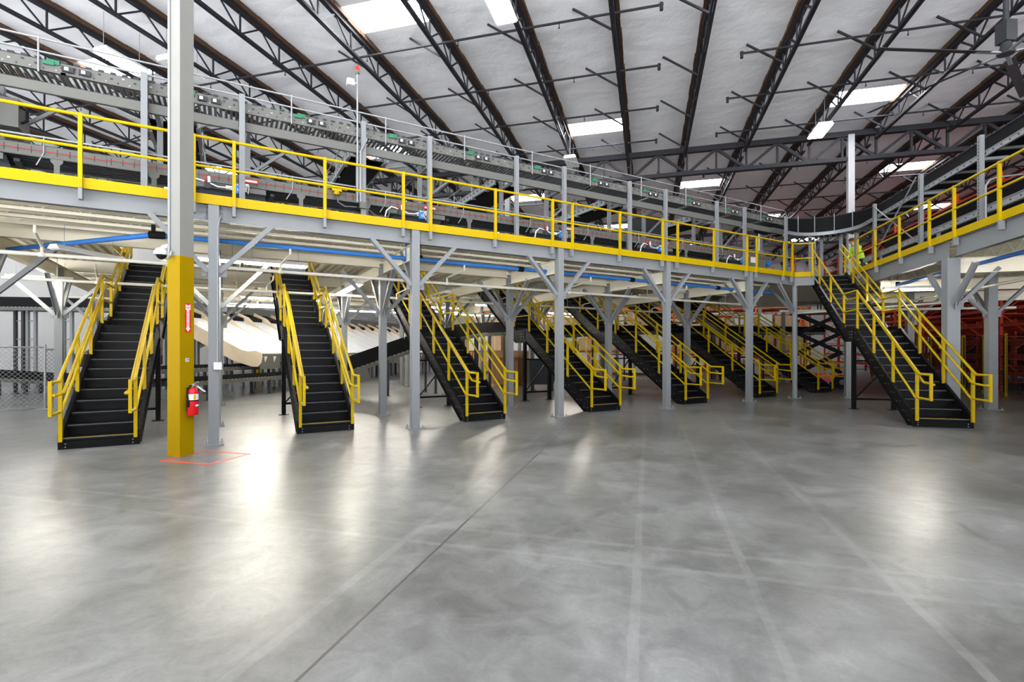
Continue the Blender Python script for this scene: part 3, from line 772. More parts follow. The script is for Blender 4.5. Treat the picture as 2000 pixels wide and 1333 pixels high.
for i, (v, z, lab) in enumerate(((1.25, 3.10, 'long cream sprinkler pipe hung under the front of the mezzanine'), (5.2, 3.12, 'cream sprinkler pipe under the mezzanine behind the second column row'), (9.6, 3.12, 'cream sprinkler pipe under the back of the mezzanine'))):
    t = thing('deck_sprinkler_pipe', lab, 'sprinkler pipe', PM(-4, v, z), RM)
    MB().tube((0, 0, 0), (20.0, 0, 0), 0.034, 10).build('pipe', PIPEC, t, True)
    for k in range(6): x = 0.9 + 3.5 * k; MB().tube((x, 0, 0), (x, 0, 0.57), 0.006, 6).build('hanger_rod', PIPEC, t)
    for k in range(6):
        b = MB()
        x = 1.6 + 3.5 * k; b.path([(x, 0, 0.0), (x, 0, 0.13), (x + 0.1, -0.75, 0.22)], 0.018, 8); b.tube((x + 0.1, -0.75, 0.22), (x + 0.1, -0.75, 0.32), 0.02, 8)
        b.lathe([(0.05, -0.01), (0.05, 0.06)], 8, (x, 0, -0.03))
        b.build('branch_pipe', PIPEC, t)
t = thing('deck_sprinkler_pipe', 'cream sprinkler pipe running along under the right wing', 'sprinkler pipe', PB(7.9, 4, 3.1), RB)
MB().tube((0, 0, 0), (0, 18, 0), 0.034, 10).build('pipe', PIPEC, t, True)
for k in range(5): MB().tube((0, 1.6 + 3.5 * k, 0), (0, 1.6 + 3.5 * k, 0.6), 0.006, 6).build('hanger_rod', PIPEC, t)
t = thing('deck_sprinkler_pipe', 'pair of cream sprinkler mains crossing behind the corner staircase', 'sprinkler pipe', PB(4.5, 19.6, 2.95), RB)
MB().tube((0, 0, 0), (7.0, 0.3, 0), 0.045, 10).build('pipe', PIPEC, t, True)
MB().tube((0.4, -0.5, -0.12), (6, -1.4, 0.18), 0.035, 10).build('branch_pipe', PIPEC, t, True)

tube_me = MB().tube((0, -0.055, -0.02), (1.18, -0.055, -0.02), 0.016, 8).tube((0, 0.055, -0.02), (1.18, 0.055, -0.02), 0.016, 8).mesh('lamp_tube', TUBM)
hs_me = MB().prism([(-0.12, 0.0), (0.12, 0.0), (0.06, 0.075), (-0.06, 0.075)], -0.03, 1.21, 'x').mesh('housing', WHT)
rod_me = MB().tube((0, 0, 0.07), (0, 0, 0.42), 0.004, 5).mesh('hanger', GAL)
def strip_light(p, rot, n, label, lit=True):
    t = thing('fluorescent_light', label, 'ceiling light', p, rot, 'fluorescent lights under the mezzanine')
    for k in range(n):
        link('housing', hs_me, t, (1.24 * k, 0, 0))
        if lit: link('lamp_tube', tube_me, t, (1.24 * k, 0, 0))
        else: MB().box(1.24 * k, 1.24 * k + 1.18, -0.1, 0.1, -0.012, 0).build('diffuser', WHT, t)
        for x in (0.15, 1.03): link('hanger', rod_me, t, (1.24 * k + x, 0, 0))
RMV = RM + math.pi / 2  # some far strips below are added to brighten the deck's underside
strip_light(PM(-0.75, 2.05, 3.36), RM, 2, 'bright fluorescent strip behind the conduit column')
strip_light(PM(-4.3, 6.6, 3.28), RM, 1, 'bright fluorescent strip at the left, above the wire fence')
strip_light(PM(-2.3, 1.5, 3.25), RM + 0.9, 1, 'unlit fluorescent strip hung askew left of the first staircase', lit=False)
strip_light(PM(-0.3, 12.4, 3.28), RM, 3, 'far bright fluorescent strip behind the second staircase')
strip_light(PM(3.15, 3.7, 3.27), RMV, 2, 'bright fluorescent strip seen end-on near the second front column')
strip_light(PM(6.0, 4.6, 3.3), RMV, 1, 'unlit fluorescent strip beside the third staircase', lit=False)
strip_light(PM(9.3, 12.6, 3.3), RM, 2, 'far fluorescent strip behind the fourth staircase')
strip_light(PM(3.6, 12.9, 3.3), RM, 3, 'far fluorescent strip behind the third staircase')
strip_light(PM(-3.9, 3.0, 3.45), RMV, 1, 'fluorescent strip at the left picture edge beside the column')
strip_light(PM(8.4, 7.6, 3.3), RM, 1, 'fluorescent strip behind the upper flight of the fourth staircase')
strip_light(PM(13.1, 9.6, 3.3), RM, 2, 'fluorescent strip far behind the fifth staircase')
strip_light(PB(6.25, 15.85, 3.22), RB, 1, 'bright fluorescent strip under the right wing')
strip_light(PM(6.0, 9.4, 3.3), RM, 2, 'added fluorescent strip under the back of the mezzanine behind the third staircase')
strip_light(PM(0.6, 8.9, 3.3), RM, 2, 'added fluorescent strip under the back of the mezzanine behind the second staircase')

# ================================================================== upper roller conveyor
BAY = 3.51
UB0 = -4.48
roll_me = MB().tube((0, 0.06, 0), (0, 0.74, 0), 0.024, 10).mesh('roller', ROLL, True)
zb = 5.86
def conveyor_bay(u, lab):
    t = thing('roller_conveyor', lab, 'conveyor', PM(u, 0.60, zb), RM, 'upper roller conveyor bays')
    L = BAY - 0.004
    b = MB(); b.box(0, L, 0, 0.012, -0.07, 0.115); b.box(0, L, 0, 0.04, 0.105, 0.115); b.box(0, L, 0, 0.04, -0.07, -0.06)
    for k in range(int(L / 0.15)):
        x = 0.05 + 0.15 * k; b.box(x, x + 0.035, -0.005, 0, 0.02 + 0.03 * (k % 2), 0.045 + 0.03 * (k % 2), 2 if k % 3 == 0 else 1); b.box(x, x + 0.075, -0.008, 0.03, 0.105, 0.14, 1); b.box(x + 0.09, x + 0.11, -0.006, 0, -0.03, -0.01, 2 if k % 2 else 1)
    b.build('side_rail', [CNV, CND, GAL], t)
    b = MB(); b.box(0, L, 0.75, 0.762, -0.07, 0.0); b.build('side_rail', CND, t)
    for k in range(42):
        if k in (10, 29): continue
        link('roller', roll_me, t, (0.06 + k * 0.0835, 0.0, 0.0))
    for k in (10, 29): MB().box(0.03 + k * 0.0835, 0.09 + k * 0.0835, 0.0, 0.75, -0.06, -0.03).build('cross_member', CNV, t)
    for x in (0.5, 2.25): MB().box(x, x + 0.13, -0.03, -0.004, 0.04, 0.10).box(x + 0.05, x + 0.19, -0.02, -0.004, 0.06, 0.13).build('control_board', GRN, t)
    for x in (0.72, 0.92, 2.47, 2.67): MB().box(x, x + 0.14, -0.04, -0.004, -0.02, 0.06, 1).box(x + 0.03, x + 0.08, -0.043, -0.04, 0.0, 0.05, 0).build('sensor', [WHT, CND], t)
    g = thing('hand_guard', None, None); g.parent = t
    for x in (0.45, 2.2): MB().path([(x, -0.02, -0.10), (x, -0.02, 0.44)], 0.013, 8).build('post', GAL, g)
    MB().tube((0, -0.02, 0.41), (L, -0.02, 0.41), 0.015, 8).build('tube', GAL, g); MB().tube((0, -0.02, 0.21), (L, -0.02, 0.21), 0.015, 8).build('tube', GAL, g)
    MB().tube((0, 0.76, 0.30), (L, 0.76, 0.30), 0.015, 8).build('tube', GAL, g)
    return t
BNAME = ['at the left picture edge', 'in front of the tall grey column', 'right of the tall grey column', 'under the beacon pole', 'in the middle of the picture', 'above the fourth staircase', 'before the curve']
cb = conveyor_bay(UB0, 'raised roller conveyor bay ' + BNAME[0])
for i in range(1, 6): dup(cb, PM(UB0 + BAY * i, 0.60, zb), RM, 'raised roller conveyor bay ' + BNAME[i])
pu = []
for k in range(-1, 5):
    pu += [0.42 + 3.49 * k, 2.53 + 3.51 * k]
pu = sorted(x for x in pu if x > -3.4)
for n, u in enumerate(pu):
    t = thing('conveyor_post', 'grey upright carrying the raised rollers, front row, %s from the left' % ORD[n], 'post', PM(u, 0.5, DECK), RM, 'front conveyor posts')
    b = MB(); b.box(-0.045, 0.045, -0.003, 0.003, 0, 2.08); b.box(-0.045, -0.039, 0, 0.075, 0, 2.08); b.box(0.039, 0.045, 0, 0.075, 0, 2.08); b.build('channel', GRY, t)
    MB().box(-0.08, 0.08, -0.03, 0.11, 0, 0.012).build('foot_plate', GRY, t)
    MB().box(-0.05, 0.05, 0.03, 0.12, 1.42, 1.5).build('seat_bracket', GRY, t)
for n, u in enumerate(pu):
    t = thing('conveyor_post', 'grey upright behind the raised rollers, back row, %s from the left' % ORD[n], 'post', PM(u + 0.12, 1.47, DECK), RM, 'back conveyor posts')
    b = MB(); b.box(-0.045, 0.045, -0.003, 0.003, 0, 1.78); b.box(-0.045, -0.039, 0, 0.075, 0, 1.78); b.box(0.039, 0.045, 0, 0.075, 0, 1.78); b.build('channel', GRY, t)
    MB().box(-0.08, 0.08, -0.03, 0.11, 0, 0.012).build('foot_plate', GRY, t)
    MB().bar((0, -0.84, 1.60), (0, 0.03, 1.60), 0.06, 0.06).build('cross_arm', GRY, t)
    if n % 2 == 0: MB().bar((0.05, -0.02, 1.0), (0.75, -0.02, 1.60), 0.05, 0.05).build('diagonal_brace', GRY, t)
xs_ = [-4.4] + pu + [15.9]
for n in range(len(xs_) - 1):
    u0, u1 = xs_[n] + 0.05, xs_[n + 1] - 0.05
    t = MB(); L = u1 - u0; t.box(0, L, 0, 0.008, 0, 0.165); t.box(0, L, 0, 0.05, 0.157, 0.165); t.box(0, L, 0, 0.05, 0, 0.008)
    tag(t.build('support_beam', CNV, loc=PM(u0, 0.60, 5.465), rot=RM), 'grey channel beam below the raised rollers, %s from the left' % ORD[n], 'beam', 'conveyor support beams')

# cross conveyors leaving the raised line towards the back
xr_me = MB().box(-0.3, 0.3, 0, 0.05, -0.03, 0.0).mesh('cross_slat', CND)
def cross_conveyor(u, lab):
    t = thing('cross_conveyor', lab, 'conveyor', PM(u, 1.45, 5.72), RM, 'black cross conveyors')
    Lc = 6.6; Wc = 0.78
    for sx_, x in ((-1, 0), (1, Wc)):
        b = MB(); b.box(x - 0.015, x + 0.015, 0.0, Lc, -0.05, 0.12); b.box(x - 0.03, x + 0.03, 0.0, Lc, 0.11, 0.125); b.box(x - 0.03, x + 0.03, 0, Lc, -0.055, -0.04)
        for k in range(30): b.box(x - 0.02, x + 0.02, 0.1 + 0.21 * k, 0.17 + 0.21 * k, 0.03, 0.07, 1)
        b.build('side_rail', [GAL, CND], t)
        for y in (0.25, 1.3, 2.5, 3.8, 5.2): MB().tube((x + sx_ * 0.03, y, -0.1), (x + sx_ * 0.03, y, 0.42), 0.011, 6).build('guard_post', GAL, t)
        MB().tube((x + sx_ * 0.03, 0.1, 0.40), (x + sx_ * 0.03, Lc, 0.40), 0.012, 6).build('guard_rail', GAL, t)
    MB().box(0.03, Wc - 0.03, 0.1, Lc, 0.0, 0.02).build('belt', RUB, t)
    MB().box(0.05, Wc - 0.05, 0.1, Lc, -0.10, -0.09).build('return_belt', RUB, t)
    for k in range(8): MB().bar((0.0, 0.5 + 0.8 * k, -0.07), (Wc, 0.5 + 0.8 * k, -0.07), 0.05, 0.03).build('cross_slat', GAL, t)
    c = MB()
    for k in range(6):
        a = math.pi / 2 * k / 6; b_ = math.pi / 2 * (k + 1) / 6
        c.bar((Wc + 0.45 - 0.45 * math.cos(a), 0.0 - 0.45 * math.sin(a) * 0.9 + 0.1, 0.03), (Wc + 0.45 - 0.45 * math.cos(b_), 0.0 - 0.45 * math.sin(b_) * 0.9 + 0.1, 0.03), 0.02, 0.15)
    c.build('corner_guide', GAL, t)
    for y in (2.6, 5.9):
        for x in (0, Wc): MB().box(x - 0.03, x + 0.03, y - 0.03, y + 0.03, -1.72, -0.05).build('leg', GRY, t)
    return t
cc = cross_conveyor(2.45 - BAY, 'black cross conveyor beside the tall grey column')
for i in range(1, 5): dup(cc, PM(2.45 + BAY * (i - 1), 1.45, 5.72), RM, 'black cross conveyor %s' % ['', 'right of the beacon pole', 'behind the middle of the raised rollers', 'above the fourth staircase', 'above the fifth staircase'][i])

# ================================================================== lower conveyor on the deck
lr_me = MB().tube((0, 0.03, 0), (0, 0.72, 0), 0.024, 8).mesh('roller', CND, True)
def lower_bay(u, lab):
    t = thing('deck_conveyor', lab, 'conveyor', PM(u, 0.72, 4.60), RM, 'deck conveyor bays')
    L = BAY - 0.004
    b = MB(); b.box(0, L, 0, 0.01, -0.09, 0.10); b.box(0, L, 0, 0.035, 0.09, 0.10); b.box(0, L, 0, 0.035, -0.09, -0.08)
    for k in range(23): b.box(0.05 + 0.15 * k, 0.06 + 0.15 * k, -0.003, 0, -0.045, 0.06, 1)
    b.build('side_rail', [CNV, CND], t)
    MB().tube((0, -0.012, 0.02), (L, -0.012, 0.005), 0.004, 5).build('pull_cord', SIGNR, t, label='red emergency pull cord')
    MB().box(0, L, 0.74, 0.75, -0.09, 0.10).build('side_rail', CNV, t)
    MB().box(0, L, 0.04, 0.72, 0.045, 0.06).build('belt', RUB, t)
    for k in range(12):
        MB().box(0, L, 0.06 + k * 0.055, 0.085 + k * 0.055, -0.08, -0.06).build('carrier_slat', CND, t) if k % 2 == 0 else None
    for k in range(16): link('roller', lr_me, t, (0.1 + 0.22 * k, 0, -0.02))
    for x in (2.9, 0.62):
        for y in (0.0, 0.72):
            l = MB(); l.box(x - 0.035, x + 0.035, y - 0.004, y + 0.035, -0.60, -0.09); l.prism([(x - 0.075, -0.09), (x + 0.075, -0.09), (x + 0.075, -0.13), (x + 0.035, -0.18), (x - 0.035, -0.18), (x - 0.075, -0.13)], y - 0.006, y, 'y')
            l.box(x - 0.06, x + 0.06, y - 0.03, y + 0.06, -0.60, -0.59); l.build('leg', CNV, t)
    MB().tube((0, -0.01, 0.22), (L, -0.01, 0.22), 0.016, 8).build('guide_tube', GAL, t)
    b = MB()
    for x in (1.0, 2.75): b.path([(x, -0.01, 0.24), (x, -0.01, -0.02), (x - 0.1, 0.05, -0.2)], 0.01, 6)
    b.build('guide_post', GAL, t)
    # control tray under the rail, with plates leading off behind
    b = MB(); b.box(1.05, 2.3, -0.03, 0.10, -0.20, -0.11, 0); b.box(1.45, 2.0, -0.034, -0.03, -0.19, -0.12, 1); b.box(1.66, 1.76, -0.038, -0.034, -0.185, -0.125, 2); b.build('control_tray', [CNV, CND, WHT], t)
    MB().prism([(0.10, -0.10), (0.95, -0.58), (0.95, -0.60), (0.10, -0.12)], 1.25, 2.3, 'x').build('chute_plate', mat_plate, t)
    MB().prism([(0.10, -0.12), (1.2, -0.50), (1.2, -0.55), (0.10, -0.17)], 2.38, 2.45, 'x').build('chute_rail', CND, t)
    MB().prism([(0.10, -0.12), (1.2, -0.50), (1.2, -0.55), (0.10, -0.17)], 1.12, 1.19, 'x').build('chute_rail', CND, t)
    return t
mat_plate = mat('blue_grey_plate', (0.16, 0.17, 0.21), 0.3, metal=0.5, var=0.08)
LB0 = -5.0
lb = lower_bay(LB0, 'grey deck conveyor bay ' + BNAME[0])
for i in range(1, 6): dup(lb, PM(LB0 + BAY * i, 0.72, 4.60), RM, 'grey deck conveyor bay ' + BNAME[i])
def valve(u, lab):
    t = thing('air_valve', lab, 'air valve', PM(u, 0.62, 4.36), RM, 'air valves on the deck conveyor')
    MB().box(-0.05, 0.03, -0.02, 0.05, 0, 0.16).build('valve_body', CND, t)
    MB().box(-0.045, -0.02, -0.035, -0.02, 0.12, 0.20).build('filter_bowl', SIGNR, t)
    MB().lathe([(0.022, 0.10), (0.022, 0.2), (0.01, 0.21)], 8, (0.02, -0.03, 0)).build('filter_bowl', WHT, t)
    MB().path([(-0.05, 0, 0.12), (-0.2, -0.02, 0.14), (-0.30, -0.02, 0.05), (-0.33, 0, -0.12), (-0.34, 0.02, -0.36)], 0.013, 8).build('hose', WHT, t, True)
    MB().path([(0.03, 0, 0.1), (0.15, -0.02, 0.05), (0.3, 0, 0.06), (0.42, 0.02, 0.12)], 0.012, 8).build('hose', WHT, t, True)
    b = MB()
    for k in range(5): b.path([(0.42 + 0.03 * k, 0.02, 0.16), (0.46 + 0.04 * k, -0.03, 0.02 - 0.03 * (k % 3)), (0.55 + 0.02 * k, 0.0, 0.15), (0.62, 0.02, 0.18)], 0.007, 6)
    b.build('cable_loop', WHT, t)
    MB().box(0.40, 0.48, -0.02, 0.04, -0.02, 0.12).build('solenoid', BLU, t)
    MB().box(0.50, 0.78, -0.004, 0.0, 0.20, 0.27).build('warning_label', SIGNR, t, label='red and white warning label')
    MB().box(0.52, 0.76, -0.006, -0.004, 0.215, 0.25).build('warning_text_panel', WHT, t)
    return t
vp = valve(0.05 - BAY - 0.25, 'air valve with white hose at the left picture edge')
for i in range(1, 6): dup(vp, PM(0.05 + BAY * (i - 1) - 0.25 + 0.1 * (i % 2), 0.62, 4.36), RM, 'air valve with looping white hose on the deck conveyor, near the %s front column' % ORD[i - 1])
# emergency stop, electrical boxes
t = thing('emergency_stop', 'yellow emergency stop box on the deck conveyor beneath the beacon pole', 'switch', PM(2.05, 0.66, 4.66), RM)
MB().box(-0.09, 0.09, -0.03, 0.03, 0, 0.09).build('housing', YEL, t); MB().box(-0.20, 0.20, 0.0, 0.03, 0.05, 0.10).build('mounting_arm', YEL, t)
MB().lathe([(0.05, -0.07), (0.06, -0.03), (0.04, 0.0)], 12, (0, -0.01, 0)).build('button_shroud', YEL, t)
MB().path([(0, 0, -0.06), (0.02, 0, -0.2), (0.15, 0, -0.27), (0.38, -0.03, -0.26)], 0.012, 8).build('conduit', CNV, t, True)
t = thing('junction_box', 'small grey box on the conveyor post with cables to the emergency stop', 'junction box', PM(2.50, 0.46, 4.34), RM)
MB().box(-0.06, 0.06, -0.04, 0.03, 0, 0.12).build('box', CNV, t)
MB().path([(0.06, 0, 0.03), (0.3, 0.1, -0.09), (0.55, 0.15, -0.06), (0.62, 0.2, 0.2)], 0.011, 8).build('cable', CNV, t, True)
t = thing('beacon_pole', 'thin pole with a red beacon rising above the raised conveyor', 'beacon', PM(2.40, 0.46, 4.45), RM)
MB().tube((0, 0, 0), (0, 0, 2.52), 0.017, 8).build('pole', GAL, t, True)
MB().lathe([(0.03, 2.5), (0.045, 2.52), (0.045, 2.56)], 12).build('beacon_base', CNV, t); MB().lathe([(0.043, 2.56), (0.046, 2.62), (0.03, 2.66)], 14).build('beacon_lens', BEAC, t, True)
b = MB(); b.box(-0.20, -0.07, -0.06, 0.04, 2.24, 2.36); b.tube((-0.07, 0, 2.30), (0, 0, 2.33), 0.012, 6); b.build('strobe_unit', WHT, t, label='white and blue strobe unit')
MB().path([(0.06, 0, 0.0), (0.06, 0, 1.0), (0.18, 0.03, 1.25), (0.2, 0.1, 1.34)], 0.02, 8).build('conduit', GAL, t, True)
# electrical cabinets at the far left on the deck and gearmotor boxes
t = thing('motor_cabinet', 'large grey cabinet slung below the raised conveyor at the left edge', 'cabinet', PM(-2.85, 0.95, 4.99), RM)
MB().box(-1.0, 0.25, 0, 0.5, 0, 0.44).build('housing', CNV, t); MB().box(-0.5, -0.2, -0.004, 0, 0.02, 0.15).build('vent', CND, t)
MB().path([(0.25, 0.1, 0.35), (0.33, 0.08, 0.3), (0.33, 0.08, 0.15), (0.26, 0.1, 0.1)], 0.018, 8).build('cable', RUB, t, True)
for x in (-0.9, 0.15): MB().box(x - 0.02, x + 0.02, 0.2, 0.24, 0.44, 0.5).build('hanger', GRY, t)
t = thing('motor_box', 'grey gearmotor box standing on the deck at the left edge', 'motor', PM(-2.9, 1.75, 4.0), RM)
MB().box(-0.25, 0.15, 0, 0.35, 0.0, 1.25).build('housing', CNV, t); MB().box(-0.27, 0.17, -0.02, 0.37, 1.25, 1.28).build('lid', CND, t)
MB().box(-0.48, -0.34, 0, 0.1, 0, 2.0).build('upright', CND, t)
t = thing('hopper', 'dark grey box hanging below the raised conveyor right of the middle', 'hopper', PM(11.0, 1.6, 4.9), RM)
MB().prism([(0, 0.75), (0.9, 0.75), (0.9, 0.3), (0.6, 0.0), (0.2, 0.0), (0, 0.3)], 0, 0.6, 'y').build('bin', CND, t); MB().box(-0.02, 0.92, -0.02, 0.62, 0.70, 0.78).build('rim', CNV, t)
for x in (0.02, 0.86): MB().box(x, x + 0.04, 0.28, 0.32, -0.9, 0.3).build('leg', GRY, t)
t = thing('drive_unit', 'grey conveyor drive with white label beside the corner staircase top', 'drive unit', PM(15.0, 0.72, 4.0), RM)
MB().box(-0.3, 0.75, 0, 0.7, 0.28, 0.78).build('housing', CNV, t); MB().box(-0.05, 0.22, -0.004, 0, 0.42, 0.60).build('maker_plate', WHT, t, label='white plate')
b = MB(); b.lathe([(0.05, 0), (0.16, 0.01), (0.17, 0.12), (0.08, 0.2)], 16, (0, 0, 0)); o = b.build('motor', BLU, t, True, label='blue motor'); o.location = (1.0, 0.2, 0.55); o.rotation_euler = (math.radians(80), 0, 0)
for x in (-0.2, 0.6): MB().box(x - 0.03, x + 0.03, 0.1, 0.6, 0, 0.28).build('foot', CNV, t)

# ================================================================== curve and right-hand belt lines
def arc_pts(c, r, a0, a1, n): return [Vector((c[0] + r * math.cos(a0 + (a1 - a0) * i / n), c[1] + r * math.sin(a0 + (a1 - a0) * i / n), 0)) for i in range(n + 1)]
def wall_strip(mb, pts, z0, z1, th_, mi=0):
    for p, q in zip(pts[:-1], pts[1:]):
        d = (q - p).normalized() * 0.004
        mb.bar((p.x - d.x, p.y - d.y, (z0 + z1) / 2), (q.x + d.x, q.y + d.y, (z0 + z1) / 2), th_, z1 - z0, mi)
def belt_strip(mb, A, B, z0, z1):
    n = len(A)
    vs = [(p.x, p.y, z) for z in (z0, z1) for p in A] + [(p.x, p.y, z) for z in (z0, z1) for p in B]
    fs = []
    for i in range(n - 1):
        fs += [(i, i + 1, 2 * n + i + 1, 2 * n + i), (n + i, 3 * n + i, 3 * n + i + 1, n + i + 1)]
    mb.add(vs, fs)
cq0, cj0 = qjM(17.2, 1.0)
hw = 0.30; QE = 7.02
rr = (QE - cq0) / 1.707
cc_ = (cq0 + 0.7071 * rr, cj0 - 0.7071 * rr)
su_, sj_ = qjM(16.0, 1.0)
def lane(off, jend):
    r = rr + off
    s = Vector((su_ - 0.7071 * off, sj_ + 0.7071 * off, 0))
    return [s] + arc_pts(cc_, r, math.radians(135), 0, 18) + [Vector((cc_[0] + r, jend, 0))]
t = thing('belt_curve_conveyor', 'black walled conveyor curving round the mezzanine corner and running along the right wing', 'conveyor', PB(0, 0), RB)
outer, inner = lane(hw, 5.0), lane(-hw, 5.0)
b = MB(); wall_strip(b, outer, 5.62, 6.30, 0.03); b.build('side_wall', RUB, t, label='black outer side wall')
b = MB(); wall_strip(b, outer, 6.30, 6.325, 0.06); b.build('wall_cap', CND, t)
b = MB(); wall_strip(b, inner, 5.57, 5.66, 0.03); wall_strip(b, inner, 5.655, 5.67, 0.06); wall_strip(b, inner, 5.56, 5.572, 0.05)
last = inner[-1]; jj = inner[-2].y
y = jj
while y > 5.2:
    b.box(last.x - 0.025, last.x - 0.015, y, y + 0.03, 5.60, 5.625, 1); y -= 0.24
b.build('inner_rail', [GALP, CND], t)
b = MB(); belt_strip(b, inner, outer, 5.63, 5.65); b.build('belt', RUB, t)
b = MB()
for p, q in zip(inner[1:], outer[1:]): b.bar((p.x, p.y, 5.58), (q.x, q.y, 5.58), 0.06, 0.05)
yy = jj
while yy > 5.5: b.bar((last.x, yy, 5.58), (outer[-1].x, yy, 5.58), 0.06, 0.05); yy -= 0.7
b.build('roller_bed', CNV, t)
b = MB()
for i in (3, 7, 11, 15): b.tube((inner[i].x, inner[i].y, 5.6), (inner[i].x, inner[i].y, 6.25), 0.014, 8)
b.build('guard_post', GAL, t)
t = thing('belt_conveyor', 'lower black walled belt conveyor along the right wing, above its kick plate', 'conveyor', PB(0, 0), RB)
b = MB(); b.box(7.33, 7.36, 4.0, 18.6, 4.45, 5.15); b.build('side_wall', RUB, t)
b = MB(); b.box(6.73, 6.76, 4.0, 18.6, 4.40, 4.53); b.box(6.71, 6.78, 4.0, 18.6, 4.525, 4.54); b.box(6.71, 6.78, 4.0, 18.6, 4.39, 4.40)
y = 4.2
while y < 18.4: b.box(6.722, 6.73, y, y + 0.035, 4.45, 4.475, 1); y += 0.28
b.build('side_rail', [GALP, CND], t)
MB().box(6.77, 7.33, 4.0, 18.6, 4.47, 4.49).build('belt', RUB, t)
for k in range(5):
    MB().box(6.74, 6.80, 5 + 3.1 * k, 5.06 + 3.1 * k, 4.0, 4.4).build('leg', GRY, t); MB().box(7.30, 7.36, 5 + 3.1 * k, 5.06 + 3.1 * k, 4.0, 4.46).build('leg', GRY, t)
t = thing('belt_conveyor', 'sloping dark grey belt conveyor behind the lower right belt line', 'conveyor', PB(0, 0), RB)
b = MB(); b.prism([(4.0, 5.75), (18.0, 4.75), (18.0, 4.60), (4.0, 5.6)], 8.3, 8.35, 'x'); b.build('side_rail', CNV, t)
b = MB(); b.prism([(4.0, 6.1), (18.0, 5.1), (18.0, 4.7), (4.0, 5.7)], 8.95, 8.98, 'x'); b.build('side_wall', RUB, t)
b = MB(); b.prism([(4.0, 5.7), (18.0, 4.7), (18.0, 4.66), (4.0, 5.66)], 8.35, 8.95, 'x'); b.build('belt', CND, t)
for k in range(4):
    y = 6 + 3.4 * k; z1 = 5.62 - (y - 4) / 14
    MB().box(8.3, 8.36, y, y + 0.06, 4.0, z1).build('leg', GRY, t); MB().box(8.9, 8.96, y, y + 0.06, 4.0, z1).build('leg', GRY, t)
pts = [(1582, 440, 6.15), (1604, 438, 6.15), (1642, 436, 6.15), (1673, 428, 6.1)]
for n, (x, y, z) in enumerate(pts):
    p = at_z(x, y, z)
    t = thing('conveyor_post', 'grey upright under the curved conveyor, %s from the left beyond the corner staircase' % ORD[n], 'post', (p.x, p.y, DECK), RB, 'corner conveyor posts')
    MB().box(-0.05, 0.05, -0.05, 0.05, 0, z - DECK).build('channel', GRY, t); MB().box(-0.09, 0.09, -0.09, 0.09, 0, 0.012).build('foot_plate', GRY, t)
for n, j in enumerate((17.5, 14.85, 12.5, 9.9)):
    t = thing('conveyor_post', 'grey slotted upright of the right wing conveyors, %s from the corner' % ORD[n], 'post', PB(6.64, j, DECK), RB, 'right wing conveyor posts')
    b = MB(); b.box(-0.04, 0.04, -0.05, 0.05, 0, 2.0)
    for k in range(26): b.box(-0.045, -0.04, -0.01, 0.01, 0.1 + 0.07 * k, 0.13 + 0.07 * k, 1)
    b.build('channel', [GRY, CND], t); MB().box(-0.08, 0.08, -0.08, 0.08, 0, 0.012).build('foot_plate', GRY, t)
    MB().box(-0.02, 0.5, 0.05, 0.09, 1.5, 1.56).build('cross_arm', GAL, t)
t = thing('cross_bracing', 'thin crossed bracing rods between two posts of the right wing conveyors', 'bracing', PB(6.56, 14.9, DECK), RB)
MB().bar((0, 0, 1.95), (0, 2.6, 0.3), 0.03, 0.02).build('rod', GAL, t); MB().bar((0.03, 0, 0.3), (0.03, 2.6, 1.95), 0.03, 0.02).build('rod', GAL, t)
t = thing('hoop_rail', 'bent silver hoop rail beside a right wing conveyor post', 'rail', PB(6.62, 12.0, DECK), RB)
MB().path([(0, 0.3, 0), (0, 0.3, 0.9), (0.05, 0.28, 1.0), (0.15, 0.25, 1.04), (0.6, 0.2, 1.05)], 0.018, 10).build('hoop', GAL, t, True)
t = thing('hoop_rail', 'bent silver hoop rail at the landing beside the corner staircase', 'rail', at_z(1592, 540, 4.0), RB)
MB().path([(0.0, 0.0, 0), (0.0, 0.0, 1.15), (-0.05, 0, 1.27), (-0.2, 0.0, 1.3)], 0.02, 10).build('hoop', GAL, t, True)

# ================================================================== worker on the landing
def skin_obj(name, verts, edges, radii, m, parent, sub=2, root=0):
    me = bpy.data.meshes.new(name); me.from_pydata(verts, edges, []); me.materials.append(m)
    o = bpy.data.objects.new(name, me); COL.objects.link(o)
    if parent is not None: o.parent = parent
    sk = o.modifiers.new('skin', 'SKIN'); sk.use_smooth_shade = True
    if not me.skin_vertices: 
        bm = bmesh.new(); bm.from_mesh(me); bm.verts.layers.skin.verify(); bm.to_mesh(me); bm.free()
    for i, r_ in enumerate(radii):
        d = me.skin_vertices[0].data[i]; d.radius = (r_ if isinstance(r_, tuple) else (r_, r_)); d.use_root = (i == root)
    s = o.modifiers.new('sub', 'SUBSURF'); s.levels = sub; s.render_levels = sub
    return o
pp = at_z(1681, 557, 4.0)
per = thing('person', 'person in a bright hi-vis jacket bending forward behind the rail at the mezzanine corner', 'person', (pp.x, pp.y, 4.0), RB + 0.2)
